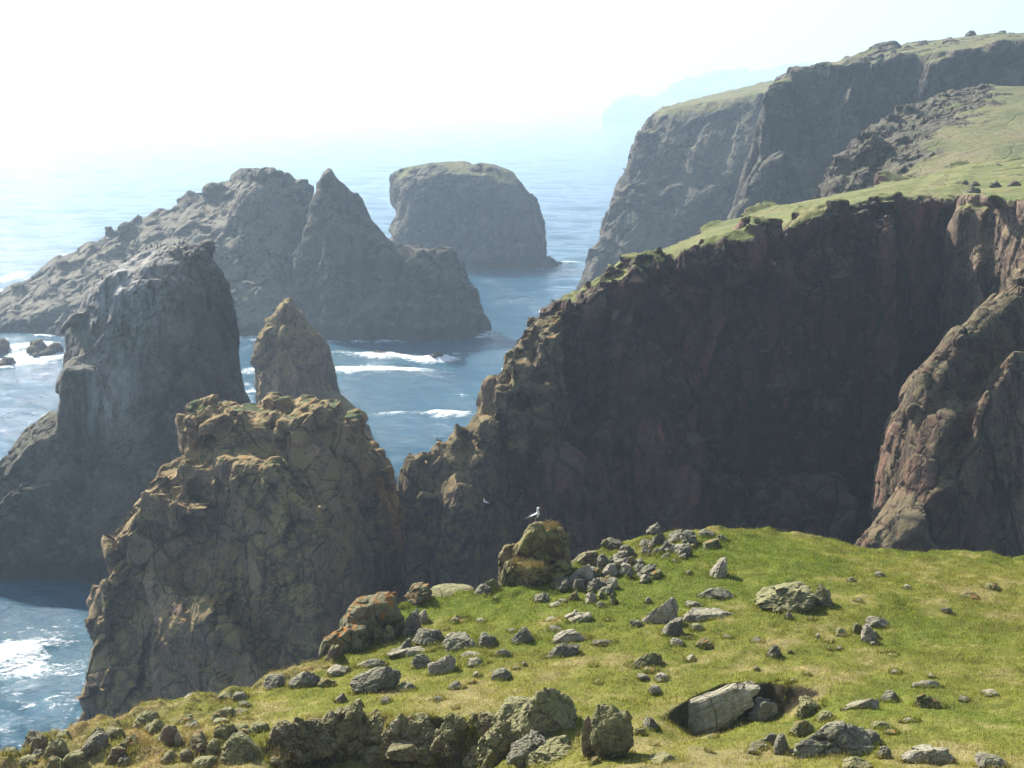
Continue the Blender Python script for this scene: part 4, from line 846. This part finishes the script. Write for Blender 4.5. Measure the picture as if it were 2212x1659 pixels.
# bank rubble (bottom centre)
for X, Y, W, H, kd, lb in [(385, 700, 110, 140, 'brown', 'rounded brown block at the left of the eroded bank'), (520, 690, 160, 140, 'brown', 'wide cracked brown block in the eroded bank'), (640, 620, 90, 100, 'brown', 'narrow brown block under the turf lip'),
        (830, 700, 160, 240, 'mossy', 'tall pointed mossy block in the eroded bank'), (1170, 640, 90, 110, 'pale', 'pale speckled stone in the dark soil of the bank'), (1020, 720, 150, 140, 'brown', 'dark brown block in the middle of the bank'),
        (1290, 700, 150, 130, 'brown', 'brown block right of the pale speckled stone'), (1380, 730, 170, 130, 'brown', 'reddish sunlit block at the right of the bank'), (1490, 800, 120, 130, 'brown', 'rounded reddish stone at the right end of the bank'),
        (1600, 700, 170, 190, 'mossy', 'big mossy block at the right end of the bank'), (905, 690, 70, 110, 'brown', 'thin upright stone beside the tall mossy block'), (850, 800, 120, 100, 'brown', 'square brown stone low in the bank'),
        (600, 860, 260, 180, 'brown', 'broad brown rock on the bottom edge of the bank'), (1010, 860, 160, 130, 'brown', 'round brown rock on the bottom edge of the bank'), (1250, 870, 300, 150, 'brown', 'wide brown rock on the bottom edge, right part of the bank'),
        (730, 770, 120, 120, 'brown', 'brown block below the tall mossy block'), (1430, 850, 130, 60, 'ochre', 'pale broken stones on the bottom edge of the bank'), (1110, 700, 100, 100, 'brown', 'small brown stone under the pale speckled stone'),
        (470, 790, 140, 90, 'brown', 'brown block under the rounded left block'), (1180, 800, 150, 110, 'brown', 'brown wedge in the lower bank')]:
    S(cb2, X, Y + 20, W * 1.35, H * 1.3, kd, lb, p=30, npl=8, sink=.2, dep=.9)
# bottom left rubble and cushions
for X, Y, W, H, kd, lb in [(1100, 545, 200, 130, 'mossy', 'dark green block on the edge at lower left'), (1200, 385, 140, 40, 'mossy', 'low mossy stone on the skyline at lower left'), (470, 680, 120, 100, 'mossy', 'round mossy lump near the left edge, upper of two'),
        (420, 800, 190, 170, 'mossy', 'round mossy lump near the left edge, lower of two'), (560, 869, 180, 120, 'mossy', 'mossy lump on the bottom edge at lower left'), (720, 800, 220, 200, 'grey', 'grey-green rock left of the brown block at lower left'),
        (880, 690, 170, 140, 'mossy', 'smooth mossy rock above the grey-green rock at lower left'), (890, 860, 180, 160, 'brown', 'brown block on the bottom edge at lower left'), (1200, 610, 130, 120, 'mossy', 'mossy stone above the fluted pink rock'),
        (1290, 720, 150, 200, 'brown', 'fluted pinkish upright rock at lower left'), (1370, 720, 100, 140, 'pale', 'pale face beside the fluted pinkish rock'), (1520, 790, 190, 190, 'brown', 'split reddish block at lower left centre'),
        (1310, 860, 170, 130, 'brown', 'square brown block on the bottom edge left of the split block'), (1420, 850, 110, 140, 'brown', 'reddish rounded block between the square and the split block'), (1840, 830, 330, 240, 'mossy', 'big mossy dome on the bottom edge left of the bank'),
        (1640, 790, 140, 130, 'mossy', 'mossy stone left of the big mossy dome'), (1560, 869, 190, 90, 'mossy', 'mossy rock on the bottom edge under the split block'), (1840, 600, 130, 70, 'mossy', 'mossy stone above the big mossy dome'),
        (1990, 590, 140, 80, 'mossy', 'green-topped stone between the big mossy dome and the turf'), (1690, 540, 140, 70, 'mossy', 'mossy rib running up the lower left slope, lower piece'), (1840, 470, 130, 70, 'mossy', 'mossy rib running up the lower left slope, upper piece'),
        (1880, 410, 100, 60, 'grey', 'grey stone at the top of the mossy rib'), (1450, 500, 70, 50, 'mossy', 'small dark stone in the lower left turf'), (70, 830, 120, 110, 'mossy', 'dark lump at the left edge of the photo'),
        (20, 760, 100, 60, 'grey', 'pale stone at the far left edge'), (210, 850, 150, 80, 'mossy', 'low lump right of the dark lump at the left edge'), (1730, 330, 110, 50, 'mossy', 'grey-green knob on the skyline above the lower left turf'),
        (1500, 350, 260, 50, 'pale', 'long whitish rock along the skyline at lower left'), (1840, 340, 120, 66, 'grey', 'rough grey rock on the skyline left of the pyramid stone'), (2100, 255, 170, 110, 'grey', 'pyramid-shaped grey stone on the skyline')]:
    S(cb1, X, Y, W * 1.0, H * .95, kd, lb, p=12, sink=.42)
# left centre
S(c6, 590, 1365, 350, 195, 'grey', 'large grey wedge-shaped boulder with an orange spot and a dark shadow at left centre', tilt=-.45, dep=.55, sink=.08)
S(c6, 355, 1420, 84, 66, 'grey', 'small pointed stone left of the wedge-shaped boulder', tilt=-.4)
S(c6, 805, 1350, 145, 58, 'grey', 'flat oval stone right of the wedge-shaped boulder')
S(c6, 480, 1445, 60, 50, 'mossy', 'small mossy stone below the wedge-shaped boulder')
S(c6, 670, 1430, 80, 42, 'grey', 'small stone below and right of the wedge-shaped boulder')
S(c6, 1145, 1340, 112, 62, 'grey', 'small jagged stone in the open turf right of the oval stone')
S(c6, 1448, 1265, 140, 80, 'grey', 'low pyramid of grey rock in the turf at centre', tilt=-.2)
S(c6, 1545, 1205, 60, 26, 'grey', 'tiny dark stone right of the low pyramid')
S(c6, 1605, 1180, 40, 36, 'grey', 'tiny round dark stone alone at centre')
S(c6, 1440, 1125, 170, 62, 'pale', 'thin whitish rib of rock at centre', tilt=-.35, dep=.3)
S(c6, 1050, 1240, 210, 140, 'pale', 'pale ledge with an orange stain, left of centre', dep=.6, p=22)
S(c6, 1250, 1125, 180, 40, 'pale', 'flat whitish slab top behind the orange-stained ledge', dep=.6)
S(c6, 1280, 1190, 150, 70, 'grey', 'grey stone at the right end of the orange-stained ledge')
S(c6, 910, 1190, 170, 100, 'grey', 'grey hump left of the orange-stained ledge')
S(c6, 860, 1110, 380, 60, 'pale', 'long thin whitish slab above the wedge-shaped boulder', dep=.35, tilt=-.1)
S(c6, 560, 1180, 240, 55, 'pale', 'thin curving whitish slab left of the long thin slab', dep=.3, tilt=-.2)
S(c6, 330, 1230, 130, 52, 'pale', 'whitish rock near the edge above the wedge-shaped boulder')
S(c6, 120, 1310, 250, 100, 'grey', 'grey fan of rock near the edge at left', tilt=-.2, dep=.5)
S(c6, 265, 1310, 120, 60, 'ochre', 'ochre stone right of the grey fan of rock')
S(c6, 775, 1100, 130, 110, 'grey', 'dark pointed stone beside the tall pink-grey block', tilt=-.5)
S(c6, 945, 1065, 205, 145, 'grey', 'tall pink-grey block with a mossy top at left centre', p=24, npl=7, sink=.12)
S(c6, 1150, 1070, 270, 115, 'grey', 'broad speckled boulder right of the pink-grey block', tilt=-.2)
S(c6, 1350, 1055, 140, 100, 'grey', 'smaller speckled boulder right of the broad speckled one')
S(c6, 1200, 860, 70, 26, 'grey', 'dark stone in the turf mound near the cliff edge')
S(c6, 1310, 890, 90, 36, 'pale', 'pale stone in the turf mound near the cliff edge')
S(c6, 1160, 900, 140, 70, 'ochre', 'dry mossy lump in the turf mound')
S(c6, 1050, 690, 5, 5, 'grey', None) if False else None
S(c6, 480, 1090, 180, 70, 'grey', 'low grey rock below the orange-lichened outcrop')
S(c6, 620, 1020, 90, 115, 'mossy', 'smooth upright stone under the orange-lichened outcrop, left of a pair')
S(c6, 695, 1025, 95, 135, 'mossy', 'smooth upright stone under the orange-lichened outcrop, right of a pair', p=9)
S(c6, 305, 1165, 140, 150, 'brown', 'brown stone at the foot of the orange-lichened outcrop', tilt=-.3)
S(c6, 345, 1165, 95, 60, 'grey', 'small grey stone below the brown stone at the outcrop foot')
S(c6, 835, 990, 170, 200, 'grey', 'tall grey stone right of the orange-lichened outcrop', p=22, tilt=-.2)
S(c6, 915, 900, 110, 110, 'pale', 'pinkish stone behind the tall grey stone')
S(c6, 880, 770, 190, 150, 'orange', 'orange and cream lichened rock on the cliff edge', sink=.1, tilt=-.1)
S(c6, 790, 720, 140, 80, 'orange', 'orange-speckled rock left of the cream lichened rock')
S(c6, 1110, 700, 300, 110, 'mossy', 'long low rock with a mossy back on the cliff edge', sink=.1, p=9)
S(c6, 1320, 715, 140, 90, 'grey', 'dark grey stone on the cliff edge left of the gull rock')
S(c6, 1390, 690, 130, 110, 'ochre', 'tan-crusted rock on the edge touching the gull rock')
# stones bedded all over the eroded bank
r = np.random.default_rng(31)
for i in range(75):
    px = r.uniform(590, 1075); py = 1575 + 90 * r.random() + (20 if px < 700 else 0); sz = r.uniform(18, 46)
    stone(px, py, sz * r.uniform(.9, 1.5), sz * r.uniform(.8, 1.2), r.choice(['brown', 'brown', 'brown', 'ochre', 'mossy']), 'brown angular stone bedded in the eroded bank under the turf lip', group='stones bedded in the eroded bank', seed=5000 + i, name='stone', cat='stone', sink=.3)
for i in range(20):
    px = r.uniform(20, 560); py = np.interp(px, [0, 560], [1650, 1560]) + r.uniform(-30, 60); sz = r.uniform(16, 44)
    stone(px, py, sz * r.uniform(.9, 1.6), sz * r.uniform(.6, 1.1), r.choice(['brown', 'mossy', 'grey', 'ochre']), 'rough stone among the tan cushions of the lower left corner', group='stones among the cushions at lower left', seed=6000 + i, name='stone', cat='stone')
for i, (px, py, W, H, kd, lb) in enumerate([(1085, 1640, 110, 80, 'mossy', 'mossy block closing the right end of the eroded bank'), (1060, 1590, 70, 46, 'brown', 'brown stone above the mossy block at the right end of the bank'), (1120, 1600, 90, 60, 'mossy', 'lichened stone between the bank and the broad rock face'), (1150, 1655, 110, 70, 'grey', 'grey lichened stone on the bottom edge right of the bank'),
        (1755, 1545, 60, 40, 'mossy', 'mossy stone at the right end of the hollow'), (1735, 1585, 50, 34, 'ochre', 'ochre stone at the right mouth of the hollow')]):
    stone(px, py, W, H, kd, lb, p=14)
# broken stone run below the crest
r = np.random.default_rng(77)
for i in range(60):
    t = r.random(); px = 1225 + 235 * t + r.normal() * 28; py = 1290 - 110 * t + r.normal() * 20; sz = r.uniform(14, 34)
    stone(px, py, sz * r.uniform(1, 1.6), sz * r.uniform(.7, 1.1), r.choice(['grey', 'pale', 'grey', 'ochre']), 'broken angular stone in the tumbled run below the crest beside the gull rock', group='tumbled stones below the crest', seed=3000 + i, tilt=-r.uniform(0, .5), name='stone', cat='stone')
# small stones nothing tells apart
r = np.random.default_rng(99)
for i in range(46):
    px = r.uniform(560, 2200); py = r.uniform(1240, 1640)
    if 640 < px < 1060 and py < 1320: continue
    s = r.uniform(9, 20)
    stone(px, py, s * r.uniform(1, 1.8), s * r.uniform(.5, .8), r.choice(['grey', 'pale', 'ochre']), 'pebble-sized lichened stone half buried in the turf', group='small stones scattered in the turf', seed=1000 + i, cat='stone', name='stone')
print('stones', round(time.time() - T0, 1))

# longer grass round the foot of every stone
def fringe():
    r = np.random.default_rng(8); PX = []
    for c, W, D_ in ROCKS:
        n = int(min(700, 60 + W * 260)); a = r.uniform(0, 2 * np.pi, n); q = r.uniform(.78, 1.12, n)
        PX.append(np.stack([c[0] + np.cos(a) * W / 2 * q, c[1] + np.sin(a) * D_ / 2 * q], 1))
    PX = np.concatenate(PX); X, Y = PX[:, 0], PX[:, 1]; kp = Y < yedge(X) + .2; X, Y = X[kp], Y[kp]; n = len(X); Z = ground(X, Y)
    col = turf_colour(X, Y) * r.uniform(.6, 1.3, n)[:, None]; h = r.uniform(.07, .17, n); w_ = r.uniform(.008, .016, n); a = r.uniform(0, 6.28, n)
    dr = r.random(n) < .25; col[dr] = np.array([.36, .29, .14]) * r.uniform(.7, 1.2, (dr.sum(), 1))
    V = np.stack([np.stack([X + np.cos(a) * w_, Y + np.sin(a) * w_, Z - .02], 1), np.stack([X - np.cos(a) * w_, Y - np.sin(a) * w_, Z - .02], 1), np.stack([X + r.normal(0, .035, n), Y + r.normal(0, .035, n), Z + h], 1)], 1).reshape(-1, 3)
    me = mesh_np('grass_fringe', V, np.arange(3 * n).reshape(-1, 3)); cattr(me, 'bc', np.clip(np.repeat(col, 3, 0), 0, 1))
    link('long_grass', me, m_blade, kind='stuff', label='longer grass growing round the foot of the stones')
fringe()
# ------------------------------------------------------------------ built outcrops at the cliff edge
def outcrop(name, hulls, v, big, small, mat, label, seed):
    return landform(name, hulls, v * 1.6, v, big, small, mat, seed=seed, fine=.025, lean=(.2, .2, .3), label=label, category='rock outcrop')
def pc2(D, o, tf, tb, low, **kw):
    return piece(D, o, tf, tb, floor=low, bat=.02, **kw)
g = lambda X, Y, D: (1017.5 + X * .16, 1044 + Y * .16, D)
zb = P(1150, 1300, 56)[2]
GRK = [pc2(57.0, [g(555, 1010, 57), g(560, 860, 57), g(640, 740, 57), g(740, 600, 57), g(820, 535, 57), g(960, 535, 57), g(1010, 640, 57), g(960, 1010, 57)], .55, .6, zb, df=.35, sx=.85),
       pc2(57.1, [g(925, 1010, 57), g(930, 800, 57), g(985, 640, 57), g(1100, 600, 57), g(1200, 620, 57), g(1270, 690, 57), g(1300, 820, 57), g(1330, 1010, 57)], .5, .6, zb, df=.35, sx=.85),
       pc2(56.9, [g(382, 1250, 57), g(378, 960, 57), g(400, 900, 57), g(480, 800, 57), g(520, 800, 57), g(535, 1240, 57)], .25, .5, zb, df=.3, base=False), pc2(56.9, [g(385, 1150, 57), g(378, 960, 57), g(480, 800, 57), g(600, 780, 57), g(600, 1500, 57), g(395, 1500, 57)], .2, .5, zb, df=.3),
       pc2(56.3, [g(395, 1530, 56), g(420, 1210, 56), g(500, 1030, 56), g(560, 1015, 56), g(600, 1080, 56), g(620, 1530, 56)], .25, .5, zb, df=.3),
       pc2(55.7, [g(612, 1530, 56), g(600, 1190, 56), g(590, 1120, 56), g(740, 1130, 56), g(1050, 1130, 56), g(1070, 1480, 56)], .3, 1.2, zb, df=.1, db=.05),
       pc2(56.2, [g(1060, 1480, 56), g(1080, 1130, 56), g(1180, 1060, 56), g(1270, 1020, 56), g(1340, 1100, 56), g(1260, 1320, 56), g(1190, 1460, 56)], .35, .8, zb, df=.3)]
outcrop('rock_outcrop', GRK, .04, [((1.0, 1.0, 1.2), .13)], [((.45, .45, .55), .07)], MR['gullrock'], 'tall blocky rock outcrop the white gull stands on, at the cliff edge', 201)
h6 = lambda X, Y, D: (*c6(X, Y), D)
zb = P(750, 1430, 51)[2]
OR = [pc2(52, [h6(345, 880, 52), h6(400, 790, 52), h6(470, 710, 52), h6(640, 680, 52), h6(700, 680, 52), h6(745, 700, 52), h6(760, 900, 52), h6(350, 960, 52)], .6, .7, zb, df=.4),
      pc2(51.6, [h6(420, 900, 52), h6(520, 830, 52), h6(640, 755, 52), h6(740, 760, 52), h6(800, 860, 52), h6(740, 1010, 52), h6(420, 1010, 52)], .5, .7, zb, df=.3),
      pc2(51.4, [h6(330, 990, 51), h6(345, 940, 51), h6(420, 890, 51), h6(540, 900, 51), h6(560, 1060, 51), h6(340, 1100, 51)], .4, .7, zb, df=.3),
      pc2(51.2, [h6(212, 1140, 51), h6(215, 1060, 51), h6(260, 980, 51), h6(330, 930, 51), h6(370, 960, 51), h6(380, 1120, 51)], .35, .6, zb, df=.3),
      pc2(52.4, [h6(640, 700, 52), h6(690, 672, 52), h6(740, 680, 52), h6(750, 800, 52), h6(640, 800, 52)], .3, .5, zb)]
outcrop('rock_outcrop', OR, .05, [((1.0, 1.0, 1.0), .05)], [((.45, .45, .45), .035)], MR['orange'], 'rounded outcrop crusted with bright orange lichen, standing on the cliff edge left of centre', 211)
# thrift clumps on the ledges
def clump(px, py, D, sx, sy, n, sz=.0):
    c = P(px, py, D); return np.stack([c[0] + r.normal(0, sx, n), c[1] + r.normal(0, sy, n), c[2] + r.normal(0, sz, n)], 1)
TH += [clump(1150, 1221, 55.7, .28, .2, 500, .04), clump(1190, 1136, 56.9, .15, .15, 300, .04), clump(1115, 1213, 56, .1, .1, 120, .04)]
for X, Y in [(2130, 790), (1150, 720), (1090, 700), (1500, 620)]:
    b = hit(*cb1(X, Y), lambda a, c_: ground(a, c_, False)); TH.append(np.array(b) + r.normal(0, 1, (350, 3)) * [.2, .2, .12])
link('thrift', thrift_at('thrift', np.concatenate(TH), r), m_blade, kind='stuff', label='dry straw and pink seed heads of thrift along the edge')

# ------------------------------------------------------------------ birds
def sm(name, rgb, rough=.6):
    m, nt = nmat(name); k = N(nt); b = k.n('ShaderNodeBsdfPrincipled'); b.inputs['Roughness'].default_value = rough
    o = k.n('ShaderNodeTexCoord').outputs['Object']
    k.l(k.mix(1.0, rgb, k.ramp(k.noise(o, 60, 3, .6), [(.3, .85), (.7, 1.1)]), 'MULTIPLY'), b.inputs['Base Color']); k.l(b.outputs[0], k.n('ShaderNodeOutputMaterial').inputs[0]); return m
m_white = sm('white_plumage', (.8, .8, .79)); m_slate = sm('dark_wing', (.10, .095, .10)); m_gr = sm('grey_wing', (.35, .36, .38)); m_leg = sm('pink_leg', (.45, .33, .30)); m_beak = sm('yellow_beak', (.65, .30, .06)); m_eye = sm('eye', (.02, .02, .02), .2)
m_brown = sm('brown_plumage', (.13, .11, .10)); m_black = sm('black_plumage', (.012, .014, .014), .35)
def tube(pts, rad, seg=12, cap=True):
    """pts (n,3) in the x-z plane; rad: (n,2) half width across y and along the local normal"""
    pts = np.array(pts, float); rad = np.array(rad, float); n0 = len(pts); t = np.linspace(0, n0 - 1, n0 * 4)
    def cat(a):
        out = []
        for tt in t:
            i = min(int(tt), n0 - 2); f = tt - i; p0, p1, p2, p3 = a[max(i - 1, 0)], a[i], a[i + 1], a[min(i + 2, n0 - 1)]
            out.append(.5 * ((2 * p1) + (-p0 + p2) * f + (2 * p0 - 5 * p1 + 4 * p2 - p3) * f * f + (-p0 + 3 * p1 - 3 * p2 + p3) * f ** 3))
        return np.array(out)
    Pp = cat(pts); Rr = np.maximum(cat(rad), .001); n = len(Pp); T = np.gradient(Pp, axis=0); T /= np.linalg.norm(T, axis=1)[:, None]
    yv = np.array([0, 1., 0]); V = []
    for i in range(n):
        nv = np.cross(T[i], yv); nv /= np.linalg.norm(nv) + 1e-9
        for a in np.linspace(0, 2 * np.pi, seg, endpoint=False): V.append(Pp[i] + yv * math.cos(a) * Rr[i, 0] + nv * math.sin(a) * Rr[i, 1])
    F = [[i * seg + j, i * seg + (j + 1) % seg, (i + 1) * seg + (j + 1) % seg, (i + 1) * seg + j] for i in range(n - 1) for j in range(seg)]
    me = bpy.data.meshes.new('tube'); me.from_pydata([tuple(v) for v in V], [], F + [list(range(seg))[::-1], list(range((n - 1) * seg, n * seg))]); smooth(me); return me
def gull(body, wing, legs=True):
    root = bpy.data.objects.new('gull', None); C.objects.link(root); root.empty_display_size = .1
    link('body', tube([(-.36, 0, .185), (-.27, 0, .19), (-.14, 0, .225), (0, 0, .262), (.075, 0, .315), (.105, 0, .39), (.098, 0, .46), (.095, 0, .52), (.105, 0, .565), (.135, 0, .58), (.165, 0, .575)],
                      [(.012, .006), (.045, .022), (.085, .065), (.105, .09), (.095, .088), (.07, .068), (.045, .045), (.043, .043), (.048, .046), (.042, .04), (.018, .018)]), body, root)
    for s in (-1, 1):
        link('wing', tube([(-.45, s * .03, .175), (-.33, s * .055, .19), (-.2, s * .085, .225), (-.05, s * .1, .27), (.05, s * .085, .32)], [(.006, .01), (.012, .03), (.018, .06), (.022, .075), (.01, .04)]), wing, root)
        if legs:
            lg = link('leg', tube([(.0, s * .035, .2), (-.008, s * .035, .1), (.0, s * .035, .01)], [(.009, .009), (.007, .007), (.008, .008)], 8), m_leg, root)
            link('foot', tube([(-.02, s * .035, .006), (.02, s * .035, .008), (.065, s * .035, .004)], [(.008, .005), (.02, .005), (.034, .003)], 8), m_leg, lg)
        e = tube([(.13, s * .036, .59), (.138, s * .04, .59)], [(.005, .005), (.005, .005)], 6); link('eye', e, m_eye, root)
    link('beak', tube([(.165, 0, .575), (.2, 0, .574), (.232, 0, .57), (.243, 0, .56)], [(.016, .017), (.012, .014), (.008, .011), (.003, .004)], 8), m_beak, root)
    return root
def dup(root):
    r_ = root.copy(); C.objects.link(r_)
    for ch in list(root.children):
        c_ = ch.copy(); C.objects.link(c_); c_.parent = r_
        for g_ in ch.children:
            d_ = g_.copy(); C.objects.link(d_); d_.parent = c_
    return r_
dg = bpy.context.evaluated_depsgraph_get(); dg.update()
def drop(px, py, D, span=3.0):
    """stand something on whatever lies below a line of sight position"""
    dg = bpy.context.evaluated_depsgraph_get(); p = P(px, py, D); best = p
    ok, loc, *_ = bpy.context.scene.ray_cast(dg, Vector((p[0], p[1], p[2] + span)), Vector((0, 0, -1)), distance=span * 2.5)
    return np.array(loc) if ok else p
haze_o = bpy.data.objects['haze']; haze_o.hide_viewport = True
def put(o, px, py, D, rot, s, label, cat='gull', group=None, pitch=0, exact=False):
    p = P(px, py, D) if exact else drop(px, py, D)
    o.location = tuple(p); o.rotation_euler = (0, pitch, rot); o.scale = (s, s, s); o['label'] = label; o['category'] = cat
    if group: o['group'] = group
g1 = gull(m_white, m_slate); 
put(g1, 1156.5, 1129, 57.0, R(12), 1.0, 'white gull with dark wings standing on the blocky rock outcrop, facing right')
g2 = gull(m_white, m_gr, False)
put(g2, 1048, 1090, 132, R(155), .95, 'white gull resting on a ledge in the dark gully below the great wall')
g3 = dup(g1); put(g3, 1166, 676, 148.5, R(70), 1.0, 'white gull seen from behind at the seaward tip of the great wall')
g4 = gull(m_brown, m_brown); put(g4, 1194, 676, 149, R(160), .8, 'small dark bird right of the white gull at the tip of the great wall', 'bird')
g5 = dup(g4); put(g5, 946, 956, 141, R(170), .9, 'dark gull on top of a rock pillar below the tip of the great wall', 'bird')
g6 = dup(g4); b6 = hit(80, 1611, lambda a, c_: ground(a, c_)); put(g6, 80, 1611, b6[1], R(165), .8, 'grey-brown gull at the grassy cliff edge in the lower left corner', exact=True)
cm = tube([(-.28, 0, .02), (-.18, 0, .1), (-.06, 0, .24), (0, 0, .4), (.02, 0, .52), (0, 0, .64), (.04, 0, .74), (.09, 0, .765), (.13, 0, .76), (.2, 0, .75)],
          [(.02, .01), (.05, .03), (.1, .09), (.11, .1), (.075, .07), (.035, .035), (.035, .035), (.035, .035), (.018, .018), (.005, .005)], 8)
for i, (px, py, rt) in enumerate([(453, 524, 30), (458, 523, 160), (396, 518, 20), (341, 548, 10), (349, 546, 170), (354, 546, 30), (317, 556, 0), (327, 556, 190), (289, 580, 20), (300, 577, 200), (265, 590, 0), (272, 590, 60), (242, 598, 200), (251, 597, 0), (378, 528, 160), (388, 528, 10), (222, 612, 90), (205, 628, 0)]):
    o = link('cormorant', cm, m_black); o.location = tuple(drop(px, py + 4, 194.5, 5)); o.rotation_euler = (0, 0, R(rt)); o.scale = (.88,) * 3
    o['category'] = 'cormorant'
    if i < 2: o['label'] = ['left bird of the cormorant pair on the tiny pinnacle at the summit of the stack', 'right bird of the cormorant pair on the tiny pinnacle at the summit'][i]
    elif i == 2: o['label'] = 'lone upright cormorant on the highest point of the left stack'
    else: o['label'] = 'dark cormorant on the white-streaked left shoulder of the left stack'; o['group'] = 'cormorants along the summit of the left stack'
for px, py, D, lb in [(606, 640, 240, 'dark cormorant on the tip of the slender brown pinnacle')]:
    o = link('cormorant', cm, m_black); o.location = tuple(drop(px, py + 6, D, 6)); o['label'] = lb; o['category'] = 'cormorant'
haze_o.hide_viewport = False
# far stones
MR['farm'] = m_far; MR['wallm'] = m_wall
def fstone(px, py, D, w_, h_, lb, mat, seed):
    b = drop(px, py, D, 12); ds = D / FPX; Q, F, cr = stone_pts(seed, (w_ * ds, w_ * ds * .8, h_ * ds * 1.3), 4); me = mesh_np('boulder', Q, F)
    attr(me, 'crack', cr * .3); attr(me, 'cell', np.full(len(Q), .6)); attr(me, 'grass', np.zeros(len(Q))); smooth(me, False)
    o = link('boulder', me, mat, label=lb, category='boulder'); o.location = (b[0], b[1], b[2] + h_ * ds * .35)
haze_o.hide_viewport = True
fstone(2099, 73, 484, 26, 12, 'lone dark boulder on the skyline of the far green headland', m_far, 1)
fstone(2085, 395, 190, 14, 9, 'leftmost grey stone of the group on the turf above the great wall', m_island, 2)
fstone(2106, 398, 188, 20, 10, 'second grey stone from the left above the great wall', m_island, 3)
fstone(2150, 400, 184, 28, 12, 'third grey stone from the left above the great wall', m_island, 4)
fstone(2190, 398, 184, 30, 13, 'rightmost grey stone of the group on the turf above the great wall', m_island, 5)
fstone(2100, 424, 170, 36, 16, 'dark block on the rim above the bright pillar of the great wall', m_island, 6)
fstone(1640, 505, 156, 22, 9, 'low stone at the rim of the turf above the great wall, left part', m_island, 7)
fstone(1768, 442, 164, 26, 8, 'dark flat stone in the middle of the turf above the great wall', m_island, 8)
haze_o.hide_viewport = False
vs = bpy.context.scene.view_settings; vs.view_transform = 'Standard'; vs.look = 'None'; vs.exposure = 1.36; vs.gamma = 1
bpy.context.scene.cycles.max_bounces = 6; bpy.context.scene.cycles.volume_bounces = 1
print('done', round(time.time() - T0, 1))
